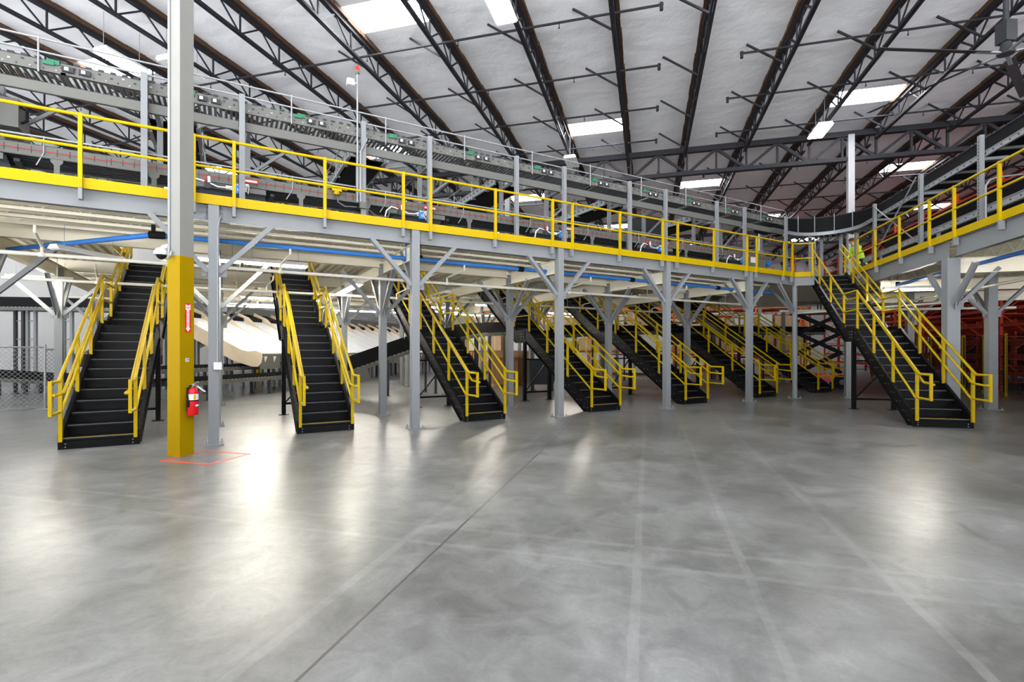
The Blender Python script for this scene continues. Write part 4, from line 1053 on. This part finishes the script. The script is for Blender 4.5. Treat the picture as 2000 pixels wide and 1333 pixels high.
# local -x is the way the person leans; z up from the deck
bv = [(0, 0, 0.93), (-0.04, 0, 1.10), (-0.13, 0, 1.28), (-0.21, 0, 1.40), (-0.26, 0, 1.50), (-0.30, 0, 1.58), (-0.33, 0, 1.68),
      (-0.20, -0.19, 1.37), (-0.27, -0.25, 1.12), (-0.44, -0.20, 0.98), (-0.52, -0.18, 0.96),
      (-0.20, 0.19, 1.37), (-0.24, 0.25, 1.11), (-0.38, 0.22, 0.94), (-0.46, 0.20, 0.92),
      (0.0, -0.10, 0.86), (-0.03, -0.11, 0.48), (0.05, -0.11, 0.09), (-0.10, -0.12, 0.04),
      (0.0, 0.10, 0.86), (0.03, 0.11, 0.48), (0.12, 0.11, 0.09), (-0.03, 0.12, 0.04)]
be = [(0, 1), (1, 2), (2, 3), (3, 4), (4, 5), (5, 6), (3, 7), (7, 8), (8, 9), (9, 10), (3, 11), (11, 12), (12, 13), (13, 14),
      (0, 15), (15, 16), (16, 17), (17, 18), (0, 19), (19, 20), (20, 21), (21, 22)]
br = [(0.15, 0.12), (0.15, 0.11), (0.17, 0.12), (0.15, 0.10), 0.055, 0.085, 0.08, 0.07, 0.05, 0.042, 0.036, 0.07, 0.05, 0.042, 0.036,
      0.085, 0.065, 0.045, 0.04, 0.085, 0.065, 0.045, 0.04]
skin_obj('body', bv, be, br, SKIN, per)
jv = [(0.0, 0, 0.84)] + bv[0:4] + [(-0.235, 0, 1.455)] + [bv[7], bv[8], (-0.42, -0.205, 1.0), bv[11], bv[12], (-0.365, 0.222, 0.96)]
je = [(0, 1), (1, 2), (2, 3), (3, 4), (4, 5), (4, 6), (6, 7), (7, 8), (4, 9), (9, 10), (10, 11)]
skin_obj('hi_vis_jacket', jv, je, [(0.19, 0.16), (0.185, 0.15), (0.185, 0.145), (0.20, 0.15), (0.175, 0.125), 0.075, 0.095, 0.072, 0.058, 0.095, 0.072, 0.058], HIV, per, root=1)
skin_obj('trousers', [bv[0], bv[15], bv[16], (0.045, -0.11, 0.12), bv[19], bv[20], (0.115, 0.11, 0.12)], [(0, 1), (1, 2), (2, 3), (0, 4), (4, 5), (5, 6)], [(0.155, 0.13), 0.105, 0.083, 0.066, 0.105, 0.083, 0.066], TRS, per)
for s_, (fx, fy) in ((-1, (0.05, -0.11)), (1, (0.12, 0.11))):
    b = MB(); b.prism([(0.06, 0.0), (0.07, 0.10), (-0.02, 0.12), (-0.10, 0.07), (-0.20, 0.05), (-0.21, 0.0)], -0.048, 0.048, 'y'); o = b.build('shoe', TRS, per); o.location = (fx, fy, 0)
MB().lathe([(0.102, 0.0), (0.104, 0.03), (0.09, 0.075), (0.05, 0.105), (0.005, 0.112)], 16).build('hair', HAIR, per, True, loc=(-0.315, 0, 1.655))
fc = MB()
for s_ in (-1, 1): fc.lathe([(0.001, -0.011), (0.010, 0), (0.001, 0.011)], 8, (-0.398, s_ * 0.033, 1.645), 1)
fc.prism([(-0.395, 1.65), (-0.425, 1.605), (-0.39, 1.595)], -0.014, 0.014, 'y', 0); fc.box(-0.398, -0.38, -0.025, 0.025, 1.565, 1.573, 2)
for s_ in (-1, 1): fc.lathe([(0.005, -0.03), (0.016, -0.01), (0.018, 0.015), (0.005, 0.03)], 8, (-0.30, s_ * 0.094, 1.63), 0)
fc.build('face_feature', [SKIN, TRS, SIGNR], per, True)
for s_, wr in ((-1, Vector(bv[10])), (1, Vector(bv[14]))):
    hv = [tuple(wr + Vector((0.03, 0, 0.005))), tuple(wr), tuple(wr + Vector((-0.05, 0, -0.01)))]; he = [(0, 1), (1, 2)]; hr = [0.03, (0.036, 0.02), (0.04, 0.018)]
    for k in range(4):
        y = (-0.03 + 0.02 * k); n = len(hv); l = 0.075 - 0.008 * abs(k - 1.5)
        hv += [tuple(wr + Vector((-0.075, y, -0.015))), tuple(wr + Vector((-0.075 - l * 0.5, y, -0.03))), tuple(wr + Vector((-0.07 - l * 0.75, y, -0.06)))]
        he += [(2, n), (n, n + 1), (n + 1, n + 2)]; hr += [0.010, 0.009, 0.008]
    n = len(hv); hv += [tuple(wr + Vector((-0.02, -s_ * 0.035, -0.01))), tuple(wr + Vector((-0.06, -s_ * 0.05, -0.03)))]; he += [(1, n), (n, n + 1)]; hr += [0.011, 0.009]
    skin_obj('hand', hv, he, hr, SKIN, per, 1, root=1)
for z0_, xx, ra in ((1.06, -0.03, 0.20), (0.95, 0.0, 0.195)): pass

# ================================================================== things standing behind the staircases
# chain-link fence at the left
t = thing('chain_link_fence', 'galvanised chain-link fence panels standing at the left picture edge', 'fence', (0, 0, 0))
fa, fb, fc_ = at_z(-120, 815, 0), at_z(88, 800, 0), at_z(117, 797, 0)
def fence_panel(p, q, h):
    d = (q - p); L = d.length; d = d / L
    b = MB(); s = 0.11; k = -int(h / s)
    while k * s < L:
        for sg in (0, 1):
            x0, x1 = k * s, k * s + h
            z0, z1 = (0, h) if sg == 0 else (h, 0)
            if x0 < 0: f = -x0 / h; z0 = z0 + (z1 - z0) * f; x0 = 0
            if x1 > L: f = (L - x0) / (x1 - x0); z1 = z0 + (z1 - z0) * f; x1 = L
            if x1 - x0 > 0.02: b.bar(p + d * x0 + Z * (0.05 + z0), p + d * x1 + Z * (0.05 + z1), 0.007, 0.007)
        k += 1
    b.build('wire_mesh', GAL, t)
    r_ = MB(); r_.tube(p + Z * (h + 0.06), q + Z * (h + 0.06), 0.022, 8); r_.tube(p + Z * 0.05, q + Z * 0.05, 0.018, 8); r_.build('rail', GAL, t)
fence_panel(fa, fb, 1.58); fence_panel(fb, fc_, 1.52)
for p in (fa, fb, fc_):
    b = MB(); b.tube(p, p + Z * 1.68, 0.027, 10); b.lathe([(0.03, 1.68), (0.03, 1.70), (0.012, 1.72)], 10, tuple(p)); b.build('post', GAL, t, True)
    MB().bar(p + Q * 0.0 + Vector((-0.35, -0.25, 0.02)), p + Vector((0.35, 0.05, 0.02)), 0.05, 0.04).build('foot', GAL, t)

# sorter line with plywood-sided chutes on both sides
SJ0, SP, NCH = 15.4, 1.12, 17
QR = -18.7
nm_side = MB().prism([(0.35, 0.16), (0.9, -0.10), (3.95, -1.46), (4.25, -1.53), (4.62, -1.50), (4.84, -1.58), (4.90, -1.72), (4.86, -1.95), (4.72, -2.10), (4.45, -2.10), (3.6, -1.88), (0.35, -0.42)], 0, 0.03, 'y').mesh('side_panel', PLY)
slide = MB()
for k in range(3): slide.prism([(0.7, -0.06 ), (4.1, -1.545), (4.72, -1.60), (4.72, -1.62), (4.1, -1.575), (0.7, -0.09)], 0.035 + k * 0.355, 0.383 + k * 0.355, 'y', 0)
slide = slide.mesh('slide', WHT)
fin = MB().prism([(0.0, 0.30), (0.95, -0.02), (0.95, -0.30), (0.0, -0.1)], 0.04, 1.05, 'y').mesh('upper_pan', RUB)
endp = MB().box(4.74, 4.77, 0.05, 1.10, -2.20, -1.64).mesh('end_plate', CNV)
arrow_me = MB().prism([(0.25, -1.72), (0.42, -1.72), (0.30, -1.95)], 4.771, 4.774, 'x').prism([(0.72, -1.72), (0.89, -1.72), (0.77, -1.95)], 4.771, 4.774, 'x')
# prism on x axis takes (y,z)
arrow_me = arrow_me.mesh('marking', WHT)
leg_me = MB().box(3.3, 3.4, 0.1, 0.2, -3.05, -1.45).mesh('leg', GRY); leg_me2 = MB().box(1.7, 1.8, 0.1, 0.2, -3.05, -0.85).mesh('leg', GRY)
nm_side2 = MB().prism([(0.05, 0.46), (1.15, 0.0), (1.75, -0.50), (4.1, -1.572), (4.72, -1.617), (4.72, -1.80), (3.6, -1.70), (0.35, -0.42)], 0, 0.03, 'y').mesh('side_panel', PLY)
def chute(j, mirror, label, grp, first=False):
    t = thing('sorter_chute', label, 'chute', PB(QR, j + (SP if mirror else 0), 3.05), RB + (math.pi if mirror else 0), grp)
    for nm, me in (('side_panel', nm_side if first else nm_side2), ('slide', slide), ('upper_pan', fin), ('end_plate', endp), ('marking', arrow_me), ('leg', leg_me), ('leg', leg_me2)): link(nm, me, t)
    return t
for i in range(NCH):
    chute(SJ0 + SP * i, False, 'white sorter chute facing the staircases, %s from the near end of its row' % ORD[i], 'sorter chutes', i == 0)
for i in range(4):
    chute(SJ0 + SP * i, True, 'white sorter chute on the far side of the sorter, %s from the near end' % ORD[i], 'rear sorter chutes', i == 0)
t = thing('sorter_conveyor', 'long grey sorter conveyor running along the top of the white chutes', 'conveyor', PB(QR, SJ0, 3.25), RB)
Ls = SP * NCH + 0.5
b = MB(); b.box(-0.42, -0.38, -0.3, Ls, 0, 0.32); b.box(0.38, 0.42, -0.3, Ls, 0, 0.32); b.build('side_frame', CNV, t)
MB().box(-0.38, 0.38, -0.3, Ls, 0.1, 0.2).build('belt', RUB, t)
b = MB()
for sx_ in (-0.45, 0.45):
    b.tube((sx_, -0.3, 0.48), (sx_, Ls, 0.48), 0.02, 6)
    k = 0
    while k * 0.5 < Ls: b.box(sx_ - 0.015, sx_ + 0.015, k * 0.5, k * 0.5 + 0.03, 0.3, 0.48); k += 1
b.build('cable_tray', GAL, t)
for k in range(7): MB().box(-0.06, 0.06, 0.2 + 3.0 * k, 0.32 + 3.0 * k, -3.25, 0).build('leg', GRY, t)

def belt_line(name, label, pts, w_=0.7, wall=0.16, m=RUB, legs=True, motor=False, group=None):
    """straight or bent belt conveyor through the given points (belt level)"""
    t = thing(name, label, 'conveyor', (0, 0, 0), 0, group)
    A, B = [], []
    for i, p in enumerate(pts):
        d = Vector((0, 0, 0))
        if i: d += (pts[i] - pts[i - 1]).normalized()
        if i < len(pts) - 1: d += (pts[i + 1] - pts[i]).normalized()
        n = Vector((d.y, -d.x, 0)).normalized() * (w_ / 2); A.append(p + n); B.append(p - n)
    b = MB()
    for S in (A, B):
        for p, q in zip(S[:-1], S[1:]): b.bar(p + Z * (wall / 2), q + Z * (wall / 2), 0.025, wall)
    b.build('side_wall', m, t, label='black side wall')
    b = MB()
    for S in (A, B):
        for p, q in zip(S[:-1], S[1:]): b.bar(p - Z * 0.07, q - Z * 0.07, 0.035, 0.14)
    b.build('side_frame', CNV, t)
    b = MB()
    for i in range(len(pts) - 1): b.add([A[i], A[i + 1], B[i + 1], B[i], A[i] - Z * .02, A[i + 1] - Z * .02, B[i + 1] - Z * .02, B[i] - Z * .02], [(0, 1, 2, 3), (7, 6, 5, 4), (0, 4, 5, 1), (2, 6, 7, 3), (1, 5, 6, 2), (0, 3, 7, 4)])
    b.build('belt', RUB, t)
    b = MB()
    for S in (A, B):
        for p, q in zip(S[:-1], S[1:]):
            n = int((q - p).length / 0.16)
            for k in range(n):
                c = p + (q - p) * ((k + .5) / n); b.box(c.x - 0.03, c.x + 0.03, c.y - 0.03, c.y + 0.03, c.z - 0.025, c.z + 0.005)
    b.build('roller_end', GAL, t)
    if legs:
        acc = 0
        for i in range(len(pts) - 1):
            L = (pts[i + 1] - pts[i]).length; n = max(1, int(L / 2.2))
            for k in range(n):
                f = (k + 0.5) / n
                for S in (A, B):
                    c = S[i] + (S[i + 1] - S[i]) * f
                    g = MB(); g.box(c.x - 0.04, c.x + 0.04, c.y - 0.04, c.y + 0.04, 0, c.z - 0.1); g.box(c.x - 0.08, c.x + 0.08, c.y - 0.08, c.y + 0.08, 0, 0.01); g.build('leg', CND, t)
    if motor:
        c = A[0] + (A[1] - A[0]) * 0.42; d = (A[1] - A[0]).normalized()
        g = MB(); g.bar(c - d * 0.75 - Z * 0.32, c + d * 0.75 - Z * 0.32, 0.3, 0.36); g.build('motor_housing', CNV, t)
        g = MB(); s = A[0] - B[0]; s.normalize(); g.bar(c - d * 0.72 - Z * 0.30 + s * 0.152, c - d * 0.3 - Z * 0.30 + s * 0.152, 0.004, 0.18); g.build('maker_plate', WHT, t, label='white plate')
    return t
P = at_d
belt_line('belt_conveyor', 'inclined black belt conveyor rising behind the third staircase and curving right', [P(655, 733, 16.6), P(700, 716, 16.9), P(800, 681, 17.8), P(880, 661, 18.8), P(905, 655, 19.3), P(930, 651, 20), P(955, 650, 20.8), P(985, 650, 21.8)], 0.75, 0.42, motor=True)
belt_line('belt_conveyor', 'black belt conveyor high behind the fourth staircase', [P(1085, 655, 22.0), P(1140, 652, 23.0), P(1195, 651, 24.0)], 0.75, 0.42)
belt_line('belt_conveyor', 'low black belt conveyor along the chute ends, left of the second staircase', [PB(-13.6, 11.2, 0.62), PB(-13.6, 19.0, 0.62)], 0.8, 0.10)
belt_line('belt_conveyor', 'second low black belt conveyor behind the first one, at the chute ends', [PB(-15.2, 11.0, 0.95), PB(-15.2, 30.0, 0.95)], 0.7, 0.10)
belt_line('belt_conveyor', 'curved low black conveyor behind the wire fence at the left', [P(-40, 737, 17.0), P(20, 740, 17.6), P(60, 742, 18.2), P(100, 745, 18.6), P(170, 748, 18.4)], 0.8, 0.30)
belt_line('belt_conveyor', 'high dark conveyor crossing behind the first staircase near the white wall', [P(-60, 600, 20.5), P(260, 604, 20.5)], 0.8, 0.40, legs=False)
for n, x in enumerate((38, 62, 133, 190, 255)):
    p = P(x, 600, 20.5)
    t = thing('conveyor_support', 'tall grey ladder support under the high dark conveyor, %s from the left' % ORD[n], 'support', (p.x, p.y, 0), 0, 'ladder supports')
    for sx_ in (-0.16, 0.16): MB().box(sx_ - 0.05, sx_ + 0.05, -0.05, 0.05, 0, p.z - 0.1).build('upright', GRY if n != 0 else CND, t)
    b = MB()
    for k in range(4): b.box(-0.16, 0.16, -0.02, 0.02, 0.5 + 0.75 * k, 0.54 + 0.75 * k)
    b.build('rung', GRY, t)
belt_line('belt_conveyor', 'long grey conveyor line behind the sixth and seventh staircases', [P(1180, 648, 25.5), P(1600, 650, 27.5)], 0.8, 0.3)
# slender white-grey posts behind
for n, (x, dep) in enumerate(((1205, 24), (1395, 27), (1530, 24), (1655, 24), (655, 22), (785, 22), (795, 23), (1015, 24))):
    p = P(x, 685, dep)
    t = thing('support_post', 'slender grey post standing behind the staircases, %s of eight' % ORD[n], 'post', (p.x, p.y, 0), RB, 'slender posts')
    MB().box(-0.07, 0.07, -0.07, 0.07, 0, 3.4).build('shaft', GRY, t); MB().box(-0.13, 0.13, -0.13, 0.13, 0, 0.02).build('base_plate', GRY, t)

# cardboard bulk boxes and bin
def bulk_box(p, rot, sx_, sy, h, label, m=CARD):
    t = thing('cardboard_box', label, 'box', p, rot)
    b = MB(); b.box(-sx_ / 2, sx_ / 2, -sy / 2, sy / 2, 0.13, h); b.build('carton', m, t)
    b = MB()
    for x in (-sx_ / 2 + 0.06, 0, sx_ / 2 - 0.06): b.box(x - 0.05, x + 0.05, -sy / 2, sy / 2, 0, 0.10)
    b.box(-sx_ / 2, sx_ / 2, -sy / 2, sy / 2, 0.10, 0.13); b.build('pallet', CARDL, t)
    b = MB(); b.add([(-sx_ / 2, -sy / 2, h), (sx_ / 2, -sy / 2, h), (sx_ / 2, -sy / 2 - 0.12, h - 0.3), (-sx_ / 2, -sy / 2 - 0.12, h - 0.3)], [(0, 1, 2, 3)]); b.build('flap', m, t)
p = P(982, 735, 22); bulk_box((p.x, p.y, 0), 0.25, 1.1, 1.1, 1.55, 'tall brown cardboard box behind the third staircase, left one of the pair')
p = P(1017, 735, 22.6); bulk_box((p.x, p.y, 0), 0.15, 0.6, 0.9, 1.5, 'tall brown cardboard box behind the third staircase, right one of the pair')
t = thing('metal_bin', 'dark grey metal bin standing behind the support of the fourth staircase', 'bin', (P(1060, 740, 19.5).x, 19.5, 0), 0.1)
MB().prism([(-0.55, 0.25), (0.35, 0.25), (0.6, 1.2), (-0.6, 1.2)], -0.4, 0.4, 'y').build('body', CND, t)
for x in (-0.45, 0.3): MB().box(x - 0.06, x + 0.06, -0.35, 0.35, 0, 0.25).build('foot', CND, t)

# red pallet racks along the right
def rack(p, rot, n, bay, depth, h, levels, m, label, beam_m, shelf=None, back=False):
    t = thing('pallet_rack', label, 'rack', p, rot)
    for k in range(n + 1):
        y = k * bay
        b = MB(); b.box(-0.05, 0.05, y - 0.04, y + 0.04, 0, h); b.box(depth - 0.05, depth + 0.05, y - 0.04, y + 0.04, 0, h)
        z = 0.3; s = 0
        while z < h - 1.0:
            a_, c_ = (0.0, depth) if s else (depth, 0.0)
            b.bar((a_, y, z), (c_, y, z + 0.9), 0.04, 0.04); b.bar((0, y, z), (depth, y, z), 0.04, 0.04); z += 0.9; s = 1 - s
        b.build('upright_frame', m, t)
    for k in range(n):
        if back: MB().box(depth + 0.06, depth + 0.07, k * bay + 0.05, (k + 1) * bay - 0.05, 0.1, h - 0.3).build('added_dark_backing', RACKD, t)  # added dark panel, hides the bright wall seen through the rack
        for z in levels:
            if shelf: MB().box(0.03, depth - 0.03, k * bay + 0.05, (k + 1) * bay - 0.05, z - 0.05, z - 0.02).build('shelf_deck', shelf, t)
            for x in (0.0, depth): MB().box(x - 0.03, x + 0.03, k * bay + 0.04, (k + 1) * bay - 0.04, z - 0.12, z).build('beam', beam_m, t)
    return t
lv = [0.75 + 0.62 * k for k in range(13)]
rack(PB(13.4, 18.2), RB, 9, 2.9, 1.0, 8.6, lv, RACK, 'tall red pallet rack row behind the right wing, nearer aisle face', RACK, RACKD)
rack(PB(16.2, 18.2), RB, 9, 2.9, 1.0, 8.6, lv, RACK, 'tall red pallet rack row deeper behind the right wing', RACK, RACKD)
b = MB()
for k, (q, nn) in enumerate(((14.5, 1), (17.3, 2))):
    pass
rack(PB(9.6, 37.5), RB + math.pi / 2, 3, 2.8, 1.0, 8.0, [0.2 + 0.95 * k for k in range(8)], RACK, 'red pallet rack at the back behind the corner staircase', RACK, RACKD)
rack(PB(19.4, 18.2), RB, 9, 2.9, 1.0, 8.6, lv, RACK, 'tall red pallet rack row deepest behind the right wing', RACK, RACKD, True)
rack(PB(13.0, 46.5), RB + math.pi / 2, 6, 2.8, 1.2, 8.6, [0.3 + 0.95 * k for k in range(9)], RACK, 'long red pallet rack row far back behind the sixth staircase', RACK, RACKD)
bk3 = rack(PB(-6.8, 33.0), RB + math.pi / 2, 2, 2.7, 1.0, 4.6, [0.15, 1.55, 2.95, 4.3], ORG, 'orange pallet rack with cartons behind the fifth staircase', ORG)
bk = rack(PB(1.6, 33.0), RB + math.pi / 2, 3, 2.7, 1.0, 4.6, [0.15, 1.55, 2.95, 4.3], ORG, 'orange pallet rack with cartons behind the sixth staircase', ORG)
bk2 = rack(PB(9.0, 33.0), RB + math.pi / 2, 2, 2.7, 1.0, 4.6, [0.15, 1.55, 2.95, 4.3], ORG, 'orange pallet rack with cartons behind the seventh staircase', ORG)
n = 0
rnd = random.Random(3)
# the racks' local +y runs towards -q, so cartons are placed along q
for base_q, nb, nm in ((1.6, 3, 'sixth'), (9.0, 2, 'seventh'), (-6.8, 2, 'fifth')):
    for li, z in enumerate((0.15, 1.55, 2.95)):
        x = base_q - nb * 2.7 + 0.3; ci = 0
        while x < base_q - 0.5:
            wv = rnd.uniform(0.5, 0.95); hv_ = rnd.uniform(0.55, 1.05)
            if x + wv > base_q - 0.1: break
            m = CARDL if rnd.random() < 0.75 else WHT
            t = thing('carton', '%s carton, %s level of the orange rack behind the %s staircase, %s from left' % ('tan' if m is CARDL else 'white', ('bottom', 'middle', 'upper')[li], nm, ORD[ci]), 'box', PB(x + wv / 2, 32.5, z + 0.002), RB, 'cartons on the orange racks')
            MB().box(-wv / 2, wv / 2, -0.42, 0.42, 0, hv_).build('carton_body', m, t)
            MB().box(-0.03, 0.03, -0.423, 0.423, 0, hv_ + 0.003).build('packing_tape', PLY, t)
            x += wv + rnd.uniform(0.06, 0.25); ci += 1

for li in range(6):
    x = -3.5; ci = 0
    while x < 12.2 and ci < 20:
        wv = rnd.uniform(0.6, 1.1); hv_ = rnd.uniform(0.45, 0.8)
        m = rnd.choice([CARDL, CARDL, CARD, WHT])
        nmc = {'tan_cardboard': 'tan', 'brown_cardboard': 'brown', 'white_plastic': 'white'}[m.name]
        t = thing('carton', '%s carton on the far red rack, %s level up, %s from the left' % (nmc, ORD[li], ORD[ci]), 'box', PB(x + wv / 2, 46.6 - 0.0, 0.302 + 0.95 * li), RB, 'cartons on the far red rack')
        t.location = PB(x + wv / 2, 45.95, 0.302 + 0.95 * li)
        MB().box(-wv / 2, wv / 2, -0.35, 0.45, 0, hv_).build('carton_body', m, t)
        MB().box(-0.03, 0.03, -0.353, 0.453, 0, hv_ + 0.003).build('packing_tape', PLY, t)
        x += wv + rnd.uniform(0.03, 0.3); ci += 1
# safety fence in front of the red racks
t = thing('safety_fence', 'black mesh safety fence with yellow posts in front of the red racks', 'fence', PB(11.6, 19.4), RB)
for k in range(11):
    y = 1.15 * k
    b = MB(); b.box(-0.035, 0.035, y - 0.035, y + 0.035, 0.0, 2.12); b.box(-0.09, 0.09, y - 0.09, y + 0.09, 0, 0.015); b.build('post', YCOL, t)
    MB().box(-0.05, -0.035, y - 0.018, y + 0.018, 0.15, 2.05).build('dark_strip', RUB, t)
b = MB(); z = 0.15
while z < 2.1: b.box(-0.004, 0.004, 0, 11.5, z - 0.004, z + 0.004); z += 0.12
y = 0.05
while y < 11.5: b.box(-0.004, 0.004, y - 0.004, y + 0.004, 0.15, 2.08); y += 0.07
b.build('mesh_panel', RUB, t)
for k, (q, j, s_) in enumerate(((11.2, 20.4, 2.15), (11.05, 21.8, 2.1), (10.9, 24.4, 2.0), (10.4, 26.0, 2.0), (12.3, 19.8, 2.15), (12.9, 18.9, 2.15))):
    t = thing('light_curtain_post', 'yellow and black sensor post in front of the red racks, %s from the viewer' % ORD[[2, 3, 4, 5, 1, 0][k]], 'sensor post', PB(q, j), RB, 'light curtain posts')
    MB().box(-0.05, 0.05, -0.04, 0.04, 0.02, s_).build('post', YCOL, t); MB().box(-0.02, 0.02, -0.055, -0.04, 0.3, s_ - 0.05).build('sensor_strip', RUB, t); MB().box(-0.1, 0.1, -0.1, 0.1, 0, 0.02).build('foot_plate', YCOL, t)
t = thing('control_cabinet', 'dark control cabinet with a grey panel at the right picture edge', 'cabinet', PB(11.75, 19.0), RB)
MB().box(-0.2, 0.2, -0.2, 0.2, 0.05, 1.5).build('body', CND, t); MB().box(-0.14, 0.14, -0.21, -0.2, 1.05, 1.35).build('panel', CNV, t); MB().box(-0.22, 0.22, -0.22, 0.22, 0, 0.05).build('plinth', RUB, t)

# scissor lift behind the seventh staircase
sl = P(1600, 757, 20.7)
t = thing('scissor_lift', 'dark scissor lift with red base and big wheels behind the smallest staircase', 'scissor lift', (sl.x, sl.y, 0), RB - 0.15)
MB().box(-1.0, 1.0, -0.4, 0.4, 0.28, 0.62).build('base', RED, t, label='red chassis')
wh = MB(); wh.tube((0, -0.11, 0), (0, 0.11, 0), 0.29, 20); wh.tube((0, -0.13, 0), (0, 0.13, 0), 0.11, 12, 1); wh = wh.mesh('wheel', [RUB, CNV])
for x in (-0.72, 0.72):
    for y in (-0.45, 0.45): link('wheel', wh, t, (x, y, 0.29))
zz = 0.66; sz = 0.80
for k in range(3):
    for y in (-0.3, 0.3):
        MB().bar((-0.75, y, zz), (0.75, y, zz + sz), 0.05, 0.12).build('scissor_arm', RUB, t)
        MB().bar((0.75, y * 0.85, zz), (-0.75, y * 0.85, zz + sz), 0.05, 0.12).build('scissor_arm', RUB, t)
    zz += sz
b = MB(); b.box(-1.05, 1.05, -0.42, 0.42, zz, zz + 0.08); b.build('platform', CND, t)
b = MB()
for x in (-1.0, 0, 1.0):
    for y in (-0.4, 0.4): b.box(x - 0.02, x + 0.02, y - 0.02, y + 0.02, zz + 0.08, zz + 0.50)
for y in (-0.4, 0.4): b.box(-1.0, 1.0, y - 0.02, y + 0.02, zz + 0.46, zz + 0.50)
b.build('platform_rail', CND, t)

# big ceiling fans
def fan(p, rot, R_, label, n=5, light=False):
    t = thing('ceiling_fan', label, 'fan', p, rot)
    MB().box(-0.14, 0.14, -0.14, 0.14, 0.25, 0.75).build('motor', CND, t)
    MB().tube((0, 0, 0.75), (0, 0, 10.1 - p[2]), 0.06, 10).build('down_rod', CND, t)
    MB().lathe([(0.16, -0.03), (0.18, 0.0), (0.16, 0.03), (0.12, 0.12), (0.10, 0.25)], 20).build('hub', CND, t, True)
    for k in range(n):
        a = 2 * math.pi * k / n
        d = Vector((math.cos(a), math.sin(a), 0)); sd = Vector((-d.y, d.x, 0))
        b = MB(); s0, s1 = d * 0.45, d * R_
        b.add([s0 - sd * 0.11 + Z * 0.03, s0 + sd * 0.10 - Z * 0.03, s1 + sd * 0.09 - Z * 0.02, s1 - sd * 0.09 + Z * 0.02, s0 - sd * 0.11 + Z * 0.05, s0 + sd * 0.10 - Z * 0.015, s1 + sd * 0.09 - Z * 0.008, s1 - sd * 0.09 + Z * 0.032],
              [(0, 1, 2, 3), (7, 6, 5, 4), (0, 4, 5, 1), (1, 5, 6, 2), (2, 6, 7, 3), (3, 7, 4, 0)])
        b.build('blade', GAL if light else CND, t)
        MB().bar(d * 0.15, d * 0.75, 0.08, 0.03).build('blade_bracket', GAL, t)
fc0 = at_z(1965, 104, 8.75); ft = at_z(1712, 96, 8.75)
fan(tuple(fc0), math.atan2(ft.y - fc0.y, ft.x - fc0.x), (ft - fc0).length, 'huge dark ceiling fan with long blades at the upper right')
fc1 = P(437, 310, 27)
fan(tuple(fc1), 0.4, 3.2, 'distant ceiling fan with pale blades seen under the raised conveyor', light=True)
